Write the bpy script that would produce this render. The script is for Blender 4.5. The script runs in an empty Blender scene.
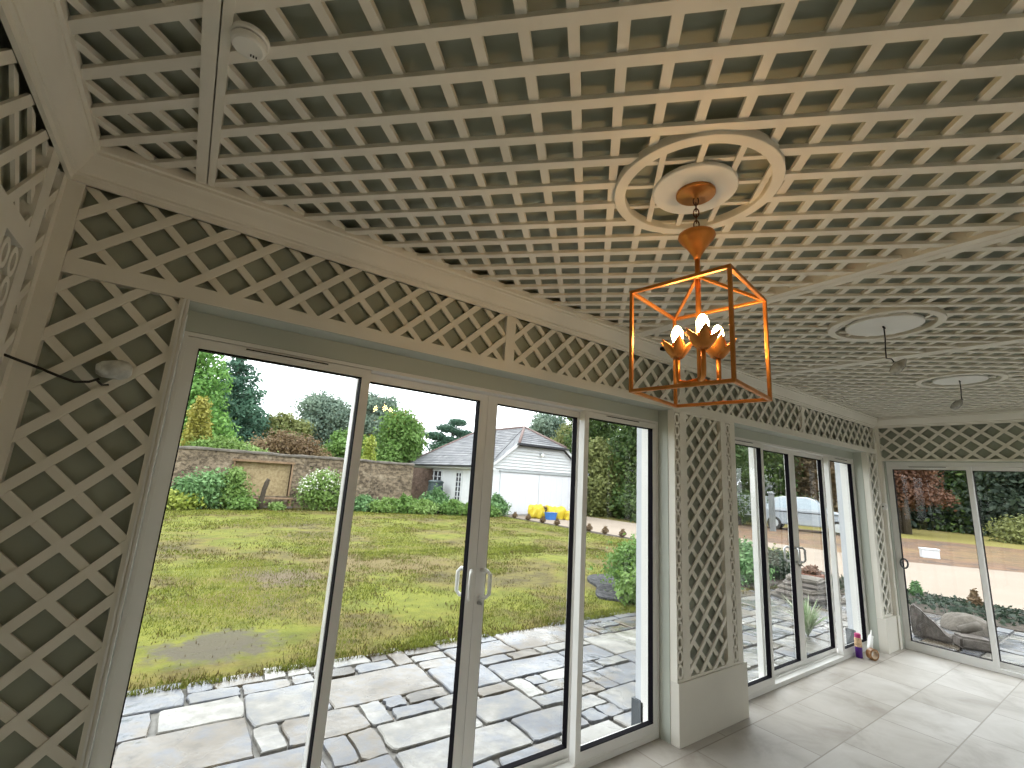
import bpy, bmesh, math, random
import numpy as np
from mathutils import Vector, Matrix, Euler, noise

random.seed(7)
rng = np.random.default_rng(11)
S = bpy.context.scene
COL = S.collection
PI = math.pi

# ------------------------------------------------------------------ materials
def new_mat(name):
    m = bpy.data.materials.new(name)
    m.use_nodes = True
    nt = m.node_tree
    for n in list(nt.nodes):
        nt.nodes.remove(n)
    out = nt.nodes.new('ShaderNodeOutputMaterial')
    return m, nt, out

def N(nt, kind, **kw):
    n = nt.nodes.new(kind)
    for k, v in kw.items():
        if k in n.inputs:
            n.inputs[k].default_value = v
        else:
            setattr(n, k, v)
    return n

def ramp(nt, stops, interp='LINEAR'):
    r = nt.nodes.new('ShaderNodeValToRGB')
    r.color_ramp.interpolation = interp
    while len(r.color_ramp.elements) < len(stops):
        r.color_ramp.elements.new(0.5)
    for e, (p, c) in zip(r.color_ramp.elements, stops):
        e.position = p
        e.color = (*c, 1)
    return r

def mat(name, col, rough=0.5, metal=0.0, var=0.06, scale=6.0, bump=0.0, bscale=40.0, spec=0.5, coat=0.0):
    """painted / plain surface with a slight noise variation of tone and an optional fine bump"""
    m, nt, out = new_mat(name)
    b = N(nt, 'ShaderNodeBsdfPrincipled', Roughness=rough, Metallic=metal)
    b.inputs['Specular IOR Level'].default_value = spec
    b.inputs['Coat Weight'].default_value = coat
    tc = N(nt, 'ShaderNodeTexCoord')
    nz = N(nt, 'ShaderNodeTexNoise', Scale=scale, Detail=4.0)
    nt.links.new(tc.outputs['Object'], nz.inputs['Vector'])
    r = ramp(nt, [(0.3, tuple(max(0, c * (1 - var)) for c in col)), (0.7, tuple(min(1, c * (1 + var)) for c in col))])
    nt.links.new(nz.outputs['Fac'], r.inputs['Fac'])
    nt.links.new(r.outputs['Color'], b.inputs['Base Color'])
    if bump:
        n2 = N(nt, 'ShaderNodeTexNoise', Scale=bscale, Detail=5.0)
        nt.links.new(tc.outputs['Object'], n2.inputs['Vector'])
        bp = N(nt, 'ShaderNodeBump', Strength=bump, Distance=0.02)
        nt.links.new(n2.outputs['Fac'], bp.inputs['Height'])
        nt.links.new(bp.outputs['Normal'], b.inputs['Normal'])
    nt.links.new(b.outputs['BSDF'], out.inputs['Surface'])
    return m

def leaf_mat(name, cols, trans=0.35):
    """foliage: per-leaf random tone from a mesh attribute, part of the light passes through the leaf"""
    m, nt, out = new_mat(name)
    at = N(nt, 'ShaderNodeAttribute', attribute_name='tone')
    r = ramp(nt, [(i / (len(cols) - 1), c) for i, c in enumerate(cols)])
    nt.links.new(at.outputs['Fac'], r.inputs['Fac'])
    b = N(nt, 'ShaderNodeBsdfPrincipled', Roughness=0.55)
    b.inputs['Specular IOR Level'].default_value = 0.3
    t = N(nt, 'ShaderNodeBsdfTranslucent')
    mx = N(nt, 'ShaderNodeMixShader')
    mx.inputs[0].default_value = trans
    nt.links.new(r.outputs['Color'], b.inputs['Base Color'])
    nt.links.new(r.outputs['Color'], t.inputs['Color'])
    nt.links.new(b.outputs['BSDF'], mx.inputs[1])
    nt.links.new(t.outputs['BSDF'], mx.inputs[2])
    nt.links.new(mx.outputs[0], out.inputs['Surface'])
    return m

def tone_mat(name, cols, rough=0.6, bump=0.0, bscale=12.0, mott=0.35, mscale=5.0, spec=0.5, wet=None):
    """stone-like surface: per-piece tone from the mesh attribute mixed with noise mottling; wet = patchy low roughness"""
    m, nt, out = new_mat(name)
    at = N(nt, 'ShaderNodeAttribute', attribute_name='tone')
    tc = N(nt, 'ShaderNodeTexCoord')
    nz = N(nt, 'ShaderNodeTexNoise', Scale=mscale, Detail=6.0, Roughness=0.65)
    nt.links.new(tc.outputs['Object'], nz.inputs['Vector'])
    mm = N(nt, 'ShaderNodeMath', operation='MULTIPLY_ADD')
    nt.links.new(nz.outputs['Fac'], mm.inputs[0])
    mm.inputs[1].default_value = mott * 2
    mm.inputs[2].default_value = -mott
    ad = N(nt, 'ShaderNodeMath', operation='ADD', use_clamp=True)
    nt.links.new(at.outputs['Fac'], ad.inputs[0])
    nt.links.new(mm.outputs[0], ad.inputs[1])
    r = ramp(nt, [(i / (len(cols) - 1), c) for i, c in enumerate(cols)])
    nt.links.new(ad.outputs[0], r.inputs['Fac'])
    b = N(nt, 'ShaderNodeBsdfPrincipled', Roughness=rough)
    b.inputs['Specular IOR Level'].default_value = spec
    nt.links.new(r.outputs['Color'], b.inputs['Base Color'])
    if wet:
        n3 = N(nt, 'ShaderNodeTexNoise', Scale=wet[2], Detail=3.0)
        nt.links.new(tc.outputs['Object'], n3.inputs['Vector'])
        mr = N(nt, 'ShaderNodeMapRange')
        mr.inputs['From Min'].default_value = 0.4
        mr.inputs['From Max'].default_value = 0.6
        mr.inputs['To Min'].default_value = wet[0]
        mr.inputs['To Max'].default_value = wet[1]
        nt.links.new(n3.outputs['Fac'], mr.inputs['Value'])
        nt.links.new(mr.outputs[0], b.inputs['Roughness'])
    if bump:
        n2 = N(nt, 'ShaderNodeTexNoise', Scale=bscale, Detail=6.0)
        nt.links.new(tc.outputs['Object'], n2.inputs['Vector'])
        bp = N(nt, 'ShaderNodeBump', Strength=bump, Distance=0.03)
        nt.links.new(n2.outputs['Fac'], bp.inputs['Height'])
        nt.links.new(bp.outputs['Normal'], b.inputs['Normal'])
    nt.links.new(b.outputs['BSDF'], out.inputs['Surface'])
    return m

def glass_mat(name, tint=(0.97, 0.985, 0.98), gloss=1.0):
    m, nt, out = new_mat(name)
    t = N(nt, 'ShaderNodeBsdfTransparent', Color=(*tint, 1))
    g = N(nt, 'ShaderNodeBsdfGlossy', Roughness=0.01)
    fr = N(nt, 'ShaderNodeFresnel', IOR=1.38)
    mx = N(nt, 'ShaderNodeMixShader')
    ge = N(nt, 'ShaderNodeNewGeometry')
    iv = N(nt, 'ShaderNodeMath', operation='SUBTRACT')
    iv.inputs[0].default_value = 1.0
    nt.links.new(ge.outputs['Backfacing'], iv.inputs[1])
    mu = N(nt, 'ShaderNodeMath', operation='MULTIPLY')
    nt.links.new(fr.outputs[0], mu.inputs[0])
    nt.links.new(iv.outputs[0], mu.inputs[1])
    nt.links.new(mu.outputs[0], mx.inputs[0])
    nt.links.new(t.outputs[0], mx.inputs[1])
    nt.links.new(g.outputs[0], mx.inputs[2])
    nt.links.new(mx.outputs[0], out.inputs['Surface'])
    return m

def emit_mat(name, col, strength):
    m, nt, out = new_mat(name)
    e = N(nt, 'ShaderNodeEmission', Color=(*col, 1), Strength=strength)
    nt.links.new(e.outputs[0], out.inputs['Surface'])
    return m

M = {}
M['cream'] = mat('cream paint', (0.75, 0.72, 0.64), 0.55, var=0.04, scale=3)
M['plinth'] = mat('pale plinth paint', (0.68, 0.65, 0.58), 0.55, var=0.05, scale=2)
M['sage'] = mat('sage paint', (0.32, 0.345, 0.28), 0.6, var=0.08, scale=3)
M['reveal'] = mat('pale sage paint', (0.45, 0.475, 0.415), 0.5, var=0.04, scale=2)
M['white_frame'] = mat('white aluminium', (0.74, 0.73, 0.70), 0.35, var=0.02)
M['rubber'] = mat('black rubber', (0.003, 0.002, 0.004), 0.8, spec=0.1)
M['glass'] = glass_mat('clear glass')
M['white_plastic'] = mat('white plastic', (0.78, 0.78, 0.75), 0.4, var=0.03)
M['dark'] = mat('dark slot', (0.02, 0.02, 0.02), 0.8)
M['gold'] = mat('gilded metal', (0.62, 0.25, 0.06), 0.38, metal=0.75, var=0.2, scale=14, bump=0.15, bscale=30)
M['bronze'] = mat('brown chain metal', (0.13, 0.05, 0.025), 0.45, metal=0.7)
M['bulb'] = emit_mat('lit bulb', (1.0, 0.62, 0.26), 60.0)
M['steel'] = mat('brushed steel', (0.5, 0.5, 0.5), 0.3, metal=0.9)
M['render'] = mat('white render', (0.56, 0.585, 0.62), 0.8, var=0.04, bump=0.1)
M['lead'] = mat('dark grey base', (0.07, 0.08, 0.09), 0.6)
M['cable'] = mat('black cable', (0.015, 0.015, 0.015), 0.5)

# interior floor: large pale limestone tiles
def floor_mat():
    m, nt, out = new_mat('limestone floor tiles')
    tc = N(nt, 'ShaderNodeTexCoord')
    mp = N(nt, 'ShaderNodeMapping')
    mp.inputs['Location'].default_value = (-3.62 + 0.68 * 0.0, -1.94, 0)
    nt.links.new(tc.outputs['Object'], mp.inputs['Vector'])
    br = N(nt, 'ShaderNodeTexBrick', Scale=1.0)
    br.inputs['Brick Width'].default_value = 0.68
    br.inputs['Row Height'].default_value = 0.44
    br.inputs['Mortar Size'].default_value = 0.0045
    br.inputs['Mortar Smooth'].default_value = 0.1
    br.inputs['Color1'].default_value = (0.0, 0.0, 0.0, 1)
    br.inputs['Color2'].default_value = (1, 1, 1, 1)
    br.inputs['Mortar'].default_value = (0.5, 0.5, 0.5, 1)
    nt.links.new(mp.outputs[0], br.inputs['Vector'])
    nz = N(nt, 'ShaderNodeTexNoise', Scale=2.6, Detail=8.0, Roughness=0.62, Distortion=0.5)
    nt.links.new(tc.outputs['Object'], nz.inputs['Vector'])
    r = ramp(nt, [(0.30, (0.34, 0.305, 0.265)), (0.5, (0.47, 0.44, 0.40)), (0.72, (0.55, 0.525, 0.49))])
    nt.links.new(nz.outputs['Fac'], r.inputs['Fac'])
    tn = N(nt, 'ShaderNodeMix', data_type='RGBA', blend_type='MULTIPLY')
    r2 = ramp(nt, [(0.0, (0.80, 0.775, 0.74)), (1.0, (1, 1, 1))])
    nt.links.new(br.outputs['Color'], r2.inputs['Fac'])
    tn.inputs[0].default_value = 1.0
    nt.links.new(r.outputs['Color'], tn.inputs[6])
    nt.links.new(r2.outputs['Color'], tn.inputs[7])
    mo = N(nt, 'ShaderNodeMix', data_type='RGBA')
    nt.links.new(br.outputs['Fac'], mo.inputs[0])
    nt.links.new(tn.outputs[2], mo.inputs[6])
    mo.inputs[7].default_value = (0.27, 0.24, 0.20, 1)
    b = N(nt, 'ShaderNodeBsdfPrincipled', Roughness=0.5)
    nt.links.new(mo.outputs[2], b.inputs['Base Color'])
    bp = N(nt, 'ShaderNodeBump', Strength=0.25, Distance=0.004)
    bp.invert = True
    nt.links.new(br.outputs['Fac'], bp.inputs['Height'])
    nt.links.new(bp.outputs['Normal'], b.inputs['Normal'])
    nt.links.new(b.outputs['BSDF'], out.inputs['Surface'])
    return m
M['floor'] = floor_mat()

def noise_mat(name, stops, scale, rough=0.9, detail=8.0, bump=0.0, bscale=30.0, stops2=None, scale2=60.0, mix2=0.5, stretch=(1, 1, 1), dist=0.0):
    """two-scale mottled ground surface"""
    m, nt, out = new_mat(name)
    tc = N(nt, 'ShaderNodeTexCoord')
    mp = N(nt, 'ShaderNodeMapping')
    mp.inputs['Scale'].default_value = stretch
    nt.links.new(tc.outputs['Object'], mp.inputs['Vector'])
    nz = N(nt, 'ShaderNodeTexNoise', Scale=scale, Detail=detail, Roughness=0.6, Distortion=dist)
    nt.links.new(mp.outputs[0], nz.inputs['Vector'])
    r = ramp(nt, stops)
    nt.links.new(nz.outputs['Fac'], r.inputs['Fac'])
    colour = r.outputs['Color']
    if stops2:
        n2 = N(nt, 'ShaderNodeTexNoise', Scale=scale2, Detail=4.0, Roughness=0.7)
        nt.links.new(mp.outputs[0], n2.inputs['Vector'])
        r2 = ramp(nt, stops2)
        nt.links.new(n2.outputs['Fac'], r2.inputs['Fac'])
        mx = N(nt, 'ShaderNodeMix', data_type='RGBA')
        mx.inputs[0].default_value = mix2
        nt.links.new(r.outputs['Color'], mx.inputs[6])
        nt.links.new(r2.outputs['Color'], mx.inputs[7])
        colour = mx.outputs[2]
    b = N(nt, 'ShaderNodeBsdfPrincipled', Roughness=rough)
    b.inputs['Specular IOR Level'].default_value = 0.25
    nt.links.new(colour, b.inputs['Base Color'])
    if bump:
        n3 = N(nt, 'ShaderNodeTexNoise', Scale=bscale, Detail=6.0)
        nt.links.new(tc.outputs['Object'], n3.inputs['Vector'])
        bp = N(nt, 'ShaderNodeBump', Strength=bump, Distance=0.05)
        nt.links.new(n3.outputs['Fac'], bp.inputs['Height'])
        nt.links.new(bp.outputs['Normal'], b.inputs['Normal'])
    nt.links.new(b.outputs['BSDF'], out.inputs['Surface'])
    return m

M['lawn'] = noise_mat('mown lawn', [(0.36, (0.075, 0.055, 0.03)), (0.45, (0.125, 0.095, 0.03)), (0.53, (0.12, 0.135, 0.014)), (0.66, (0.15, 0.18, 0.018))], 0.5,
                      stops2=[(0.36, (0.04, 0.04, 0.008)), (0.62, (0.19, 0.175, 0.03))], scale2=3.6, mix2=0.42, bump=0.5, bscale=40, dist=0.6)
def add_soil_patch(m, cx, cy, rx, ry, col):
    nt = m.node_tree
    b = next(n for n in nt.nodes if n.type == 'BSDF_PRINCIPLED')
    src = b.inputs['Base Color'].links[0].from_socket
    tc = N(nt, 'ShaderNodeTexCoord'); mp = N(nt, 'ShaderNodeMapping')
    mp.inputs['Location'].default_value = (-cx / rx, -cy / ry, 0); mp.inputs['Scale'].default_value = (1 / rx, 1 / ry, 0)
    nt.links.new(tc.outputs['Object'], mp.inputs['Vector'])
    ln = N(nt, 'ShaderNodeVectorMath', operation='LENGTH'); nt.links.new(mp.outputs[0], ln.inputs[0])
    nz = N(nt, 'ShaderNodeTexNoise', Scale=5.0, Detail=8.0, Roughness=0.7); nt.links.new(tc.outputs['Object'], nz.inputs['Vector'])
    a = N(nt, 'ShaderNodeMath', operation='MULTIPLY_ADD'); nt.links.new(nz.outputs['Fac'], a.inputs[0]); a.inputs[1].default_value = 2.4; a.inputs[2].default_value = -1.2
    c = N(nt, 'ShaderNodeMath', operation='ADD'); nt.links.new(ln.outputs['Value'], c.inputs[0]); nt.links.new(a.outputs[0], c.inputs[1])
    mr = N(nt, 'ShaderNodeMapRange'); mr.inputs['From Min'].default_value = 0.7; mr.inputs['From Max'].default_value = 1.15; mr.inputs['To Min'].default_value = 0.85; mr.inputs['To Max'].default_value = 0.0
    nt.links.new(c.outputs[0], mr.inputs['Value'])
    mx = N(nt, 'ShaderNodeMix', data_type='RGBA'); nt.links.new(mr.outputs[0], mx.inputs[0]); nt.links.new(src, mx.inputs[6]); mx.inputs[7].default_value = (*col, 1)
    nt.links.new(mx.outputs[2], b.inputs['Base Color'])
add_soil_patch(M['lawn'], 0.55, 5.35, 0.5, 0.45, (0.085, 0.072, 0.058))
add_soil_patch(M['lawn'], 1.6, 8.2, 0.6, 0.7, (0.12, 0.09, 0.06))
add_soil_patch(M['lawn'], 3.4, 8.8, 1.5, 1.0, (0.14, 0.105, 0.045))
M['field'] = noise_mat('rough grass', [(0.35, (0.15, 0.12, 0.045)), (0.5, (0.20, 0.175, 0.045)), (0.7, (0.20, 0.20, 0.04))], 0.16,
                       stops2=[(0.3, (0.12, 0.10, 0.03)), (0.7, (0.24, 0.20, 0.06))], scale2=6.0, mix2=0.4)
M['litter'] = noise_mat('leaf litter', [(0.36, (0.075, 0.06, 0.05)), (0.48, (0.15, 0.09, 0.05)), (0.6, (0.17, 0.125, 0.05))], 0.35,
                        stops2=[(0.36, (0.06, 0.05, 0.045)), (0.62, (0.23, 0.13, 0.075))], scale2=2.2, mix2=0.55)
M['drive'] = noise_mat('pale gravel drive', [(0.3, (0.24, 0.195, 0.155)), (0.7, (0.295, 0.245, 0.20))], 0.8,
                       stops2=[(0.3, (0.215, 0.175, 0.135)), (0.7, (0.32, 0.27, 0.22))], scale2=45.0, mix2=0.4)
M['soil'] = noise_mat('dark soil', [(0.3, (0.035, 0.028, 0.022)), (0.7, (0.085, 0.07, 0.055))], 6.0, bump=0.8, bscale=20)
M['wet_soil'] = noise_mat('slate mulch', [(0.35, (0.02, 0.02, 0.022)), (0.65, (0.10, 0.10, 0.105))], 14.0, bump=1.0, bscale=25, rough=0.95)
M['mortar'] = noise_mat('patio bedding', [(0.3, (0.09, 0.085, 0.075)), (0.7, (0.24, 0.23, 0.21))], 9.0, rough=0.5)
M['paver'] = tone_mat('riven paving stone', [(0.045, 0.036, 0.026), (0.12, 0.098, 0.07), (0.09, 0.097, 0.115), (0.165, 0.155, 0.135), (0.28, 0.27, 0.245)],
                      rough=0.5, bump=0.35, bscale=7, mott=0.62, mscale=4.5, wet=(0.08, 0.42, 1.4))
M['oldwall'] = noise_mat('weathered wall', [(0.34, (0.04, 0.03, 0.022)), (0.46, (0.12, 0.09, 0.06)), (0.56, (0.19, 0.145, 0.10)), (0.68, (0.33, 0.275, 0.20))], 1.6,
                         stops2=[(0.42, (0.03, 0.023, 0.017)), (0.58, (0.30, 0.235, 0.165))], scale2=5.5, mix2=0.5, bump=1.0, bscale=6, stretch=(1, 1, 1.5))
M['coping'] = noise_mat('lichen coping', [(0.3, (0.045, 0.038, 0.03)), (0.7, (0.12, 0.105, 0.085))], 4.0)
M['creambrick'] = noise_mat('cream brick panel', [(0.33, (0.16, 0.105, 0.06)), (0.43, (0.36, 0.27, 0.14)), (0.7, (0.43, 0.335, 0.18))], 2.6,
                            stops2=[(0.38, (0.15, 0.10, 0.06)), (0.62, (0.42, 0.34, 0.21))], scale2=9.0, mix2=0.5)
M['redbrick'] = noise_mat('red brick', [(0.35, (0.06, 0.04, 0.032)), (0.65, (0.15, 0.105, 0.08))], 5.0, bump=0.4)
M['stone'] = noise_mat('grey boulder stone', [(0.3, (0.06, 0.05, 0.045)), (0.7, (0.15, 0.13, 0.115))], 3.0, bump=0.5, bscale=9, rough=0.7,
                       stops2=[(0.3, (0.08, 0.07, 0.06)), (0.7, (0.3, 0.27, 0.24))], scale2=14, mix2=0.4)
M['sandstone'] = noise_mat('buff stone', [(0.3, (0.09, 0.078, 0.065)), (0.7, (0.17, 0.15, 0.125))], 4.0, bump=0.4, bscale=12, rough=0.7)
M['bark'] = noise_mat('bark', [(0.3, (0.035, 0.027, 0.02)), (0.7, (0.10, 0.08, 0.06))], 5.0, bump=0.8, bscale=9, stretch=(1, 1, 0.25))
M['timber'] = noise_mat('weathered timber', [(0.3, (0.16, 0.10, 0.06)), (0.7, (0.28, 0.19, 0.12))], 6.0, stretch=(1, 1, 0.2))
M['greywood'] = noise_mat('grey weathered wood', [(0.3, (0.13, 0.14, 0.14)), (0.7, (0.22, 0.235, 0.235))], 5.0, stretch=(1, 1, 0.2))
M['slate'] = tone_mat('slate roof', [(0.07, 0.073, 0.082), (0.12, 0.123, 0.133), (0.18, 0.18, 0.187)], rough=0.6, mott=0.4, mscale=1.2, bump=0.3, bscale=6)
M['ridge'] = mat('clay ridge', (0.16, 0.11, 0.10), 0.8, var=0.2)
M['whitewall'] = mat('white painted boards', (0.58, 0.595, 0.61), 0.6, var=0.03)
M['whitewall2'] = mat('white door paint', (0.60, 0.61, 0.65), 0.5, var=0.02)
M['black_gutter'] = mat('black gutter', (0.02, 0.02, 0.025), 0.4)
M['winglass'] = mat('dark window glass', (0.03, 0.035, 0.045), 0.08, var=0.1)
M['yellow'] = mat('yellow sacking', (0.50, 0.38, 0.02), 0.55, var=0.12, scale=9, bump=0.4, bscale=14)
M['blue'] = mat('blue plastic', (0.03, 0.14, 0.42), 0.4)
M['darkgreen'] = mat('dark green plastic', (0.03, 0.05, 0.055), 0.45)
M['carwhite'] = mat('pale car paint', (0.30, 0.335, 0.365), 0.25, var=0.02, coat=0.5)
M['carglass'] = mat('car window', (0.30, 0.36, 0.40), 0.06, var=0.05)
M['tyre'] = mat('tyre', (0.02, 0.02, 0.02), 0.8)
M['galv'] = mat('galvanised steel', (0.42, 0.45, 0.46), 0.45, metal=0.4)
M['terracotta'] = mat('terracotta', (0.25, 0.11, 0.075), 0.8, var=0.15)
M['purple'] = mat('purple can', (0.09, 0.015, 0.24), 0.3, var=0.05)
M['pink'] = mat('pink cap', (0.6, 0.06, 0.22), 0.4)
M['canlabel'] = mat('can label', (0.62, 0.42, 0.24), 0.4, var=0.4, scale=60)
M['tape'] = mat('brown parcel tape', (0.30, 0.145, 0.05), 0.3, coat=0.4)
M['card'] = mat('cardboard core', (0.48, 0.36, 0.24), 0.8)
M['clearbag'] = mat('crinkled plastic bag', (0.42, 0.42, 0.39), 0.25, var=0.3, scale=30, bump=0.6, bscale=40)

L = {}
L['conifer'] = leaf_mat('conifer needles', [(0.024, 0.068, 0.054), (0.054, 0.121, 0.081), (0.108, 0.216, 0.135)])
L['cedar'] = leaf_mat('bright conifer leaves', [(0.068, 0.162, 0.047), (0.135, 0.284, 0.068), (0.230, 0.405, 0.095)])
L['gold'] = leaf_mat('golden conifer leaves', [(0.15, 0.165, 0.03), (0.27, 0.26, 0.05), (0.38, 0.34, 0.08)])
L['mid'] = leaf_mat('mid green leaves', [(0.054, 0.115, 0.027), (0.115, 0.216, 0.047), (0.189, 0.311, 0.081)])
L['olive'] = leaf_mat('olive leaves', [(0.081, 0.101, 0.034), (0.162, 0.189, 0.061), (0.257, 0.270, 0.095)])
L['bluegreen'] = leaf_mat('blue green leaves', [(0.068, 0.115, 0.088), (0.135, 0.196, 0.149), (0.230, 0.297, 0.216)])
L['brown'] = leaf_mat('bronze leaves', [(0.081, 0.054, 0.034), (0.176, 0.115, 0.061), (0.270, 0.203, 0.108)])
L['deep'] = leaf_mat('deep green leaves', [(0.016, 0.038, 0.014), (0.047, 0.088, 0.024), (0.135, 0.203, 0.047)])
L['dark'] = leaf_mat('dark evergreen leaves', [(0.014, 0.024, 0.019), (0.030, 0.049, 0.032), (0.068, 0.095, 0.054)])
L['maple'] = leaf_mat('red maple leaves', [(0.055, 0.025, 0.017), (0.12, 0.055, 0.03), (0.26, 0.14, 0.09)])
L['bright'] = leaf_mat('fresh green leaves', [(0.075, 0.14, 0.03), (0.15, 0.25, 0.055), (0.27, 0.38, 0.13)])
L['lime'] = leaf_mat('lime leaves', [(0.15, 0.20, 0.02), (0.27, 0.33, 0.05), (0.38, 0.42, 0.10)])
L['shrub'] = leaf_mat('shrub leaves', [(0.047, 0.108, 0.041), (0.108, 0.216, 0.081), (0.216, 0.365, 0.149)])
L['grassblade'] = leaf_mat('grass blades', [(0.10, 0.07, 0.025), (0.095, 0.085, 0.014), (0.10, 0.125, 0.012), (0.20, 0.22, 0.035)], 0.3)
L['pale'] = leaf_mat('pale striped leaves', [(0.16, 0.24, 0.10), (0.30, 0.38, 0.22), (0.55, 0.58, 0.42)])
L['white'] = leaf_mat('white blossom', [(0.6, 0.62, 0.5), (0.75, 0.75, 0.68)])

# ------------------------------------------------------------------ mesh helpers
class MB:
    """collects shapes, then links them as one mesh object"""
    def __init__(self):
        self.v, self.f, self.mi, self.sm, self.tone = [], [], [], [], []
        self.cur, self.smooth, self.t = 0, False, 0.5
    def add(self, vs, fs):
        o = len(self.v)
        self.v += [tuple(p) for p in vs]
        for f in fs:
            self.f.append(tuple(i + o for i in f))
            self.mi.append(self.cur); self.sm.append(self.smooth); self.tone.append(self.t)
    def box(self, x0, x1, y0, y1, z0, z1):
        x0, x1 = min(x0, x1), max(x0, x1); y0, y1 = min(y0, y1), max(y0, y1); z0, z1 = min(z0, z1), max(z0, z1)
        self.add([(x0, y0, z0), (x1, y0, z0), (x1, y1, z0), (x0, y1, z0), (x0, y0, z1), (x1, y0, z1), (x1, y1, z1), (x0, y1, z1)],
                 [(0, 3, 2, 1), (4, 5, 6, 7), (0, 1, 5, 4), (1, 2, 6, 5), (2, 3, 7, 6), (3, 0, 4, 7)])
    def prism(self, bottom, top):
        n = len(bottom)
        self.add(list(bottom) + list(top), [tuple(range(n))[::-1], tuple(range(n, 2 * n))] +
                 [(i, (i + 1) % n, (i + 1) % n + n, i + n) for i in range(n)])
    def tube(self, pts, r, seg=10, closed=False, caps=True):
        pts = [Vector(p) for p in pts]
        n = len(pts)
        rr = r if isinstance(r, (list, tuple)) else [r] * n
        vs, fs = [], []
        up = None
        for i, p in enumerate(pts):
            a = pts[(i - 1) % n] if (closed or i > 0) else p
            b = pts[(i + 1) % n] if (closed or i < n - 1) else p
            d = (b - a).normalized()
            if up is None:
                up = d.orthogonal().normalized()
            up = (up - d * up.dot(d))
            up = up.normalized() if up.length > 1e-6 else d.orthogonal().normalized()
            s = d.cross(up)
            for k in range(seg):
                t = 2 * PI * k / seg
                vs.append(p + (up * math.cos(t) + s * math.sin(t)) * rr[i])
        m = n if closed else n - 1
        for i in range(m):
            for k in range(seg):
                fs.append((i * seg + k, i * seg + (k + 1) % seg, ((i + 1) % n) * seg + (k + 1) % seg, ((i + 1) % n) * seg + k))
        if caps and not closed:
            fs.append(tuple(range(seg))[::-1]); fs.append(tuple((n - 1) * seg + k for k in range(seg)))
        self.add(vs, fs)
    def lathe(self, prof, c=(0, 0, 0), seg=32, mtx=None):
        """prof: (radius, z) from bottom to top, closed at the axis when radius is 0"""
        vs, fs, rings = [], [], []
        for r, z in prof:
            if r < 1e-6:
                rings.append([len(vs)]); vs.append(Vector((0, 0, z)))
            else:
                rings.append(list(range(len(vs), len(vs) + seg)))
                vs += [Vector((r * math.cos(2 * PI * k / seg), r * math.sin(2 * PI * k / seg), z)) for k in range(seg)]
        for a, b in zip(rings, rings[1:]):
            if len(a) == 1 and len(b) == 1:
                continue
            for k in range(seg):
                k2 = (k + 1) % seg
                if len(a) == 1: fs.append((a[0], b[k2], b[k]))
                elif len(b) == 1: fs.append((a[k], a[k2], b[0]))
                else: fs.append((a[k], a[k2], b[k2], b[k]))
        if mtx is not None:
            vs = [mtx @ p for p in vs]
        self.add([p + Vector(c) for p in vs], fs)
    def annulus(self, c, r0, r1, z0, z1, seg=64):
        vs, fs = [], []
        for k in range(seg):
            t = 2 * PI * k / seg
            for r, z in ((r0, z0), (r1, z0), (r1, z1), (r0, z1)):
                vs.append((c[0] + r * math.cos(t), c[1] + r * math.sin(t), z))
        for k in range(seg):
            a, b = 4 * k, 4 * ((k + 1) % seg)
            for i in range(4):
                j = (i + 1) % 4
                fs.append((a + i, b + i, b + j, a + j))
        self.add(vs, fs)
    def build(self, name, m, parent=None, bevel=0.0, loc=None, recalc=True):
        me = bpy.data.meshes.new(name)
        me.from_pydata([tuple(p) for p in self.v], [], self.f)
        ms = m if isinstance(m, (list, tuple)) else [m]
        for x in ms:
            me.materials.append(x)
        me.polygons.foreach_set('material_index', self.mi)
        me.polygons.foreach_set('use_smooth', self.sm)
        if recalc:
            b = bmesh.new(); b.from_mesh(me)
            bmesh.ops.recalc_face_normals(b, faces=b.faces)
            b.to_mesh(me); b.free()
        at = me.attributes.new('tone', 'FLOAT', 'FACE')
        at.data.foreach_set('value', self.tone)
        o = bpy.data.objects.new(name, me)
        COL.objects.link(o)
        if parent is not None:
            o.parent = parent
        if loc is not None:
            o.location = loc
        if bevel:
            md = o.modifiers.new('bevel', 'BEVEL'); md.width = bevel; md.segments = 2; md.limit_method = 'ANGLE'
        return o

def tag(o, label=None, cat=None, group=None, kind=None):
    if label: o['label'] = label
    if cat: o['category'] = cat
    if group: o['group'] = group
    if kind: o['kind'] = kind
    return o

def struct(o, label, cat):
    return tag(o, label, cat, kind='structure')

def empty(name, loc, rz=0.0):
    o = bpy.data.objects.new(name, None)
    COL.objects.link(o)
    o.location = loc
    o.rotation_euler = (0, 0, rz)
    o.empty_display_size = 0.1
    return o

def copy_tree(o, parent=None):
    c = o.copy(); COL.objects.link(c)
    if parent is not None: c.parent = parent
    for ch in list(o.children):
        copy_tree(ch, c)
    return c

def mesh_quads(name, V, tone, m, parent=None, nv=4):
    """V: (n, nv, 3) array of separate polygons"""
    n = len(V)
    me = bpy.data.meshes.new(name)
    me.vertices.add(n * nv)
    me.vertices.foreach_set('co', V.reshape(-1).astype(np.float32))
    me.loops.add(n * nv)
    me.loops.foreach_set('vertex_index', np.arange(n * nv, dtype=np.int32))
    me.polygons.add(n)
    me.polygons.foreach_set('loop_start', np.arange(0, n * nv, nv, dtype=np.int32))
    me.materials.append(m)
    me.update(calc_edges=True)
    at = me.attributes.new('tone', 'FLOAT', 'FACE')
    at.data.foreach_set('value', tone.astype(np.float32))
    o = bpy.data.objects.new(name, me)
    COL.objects.link(o)
    if parent is not None: o.parent = parent
    return o

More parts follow.
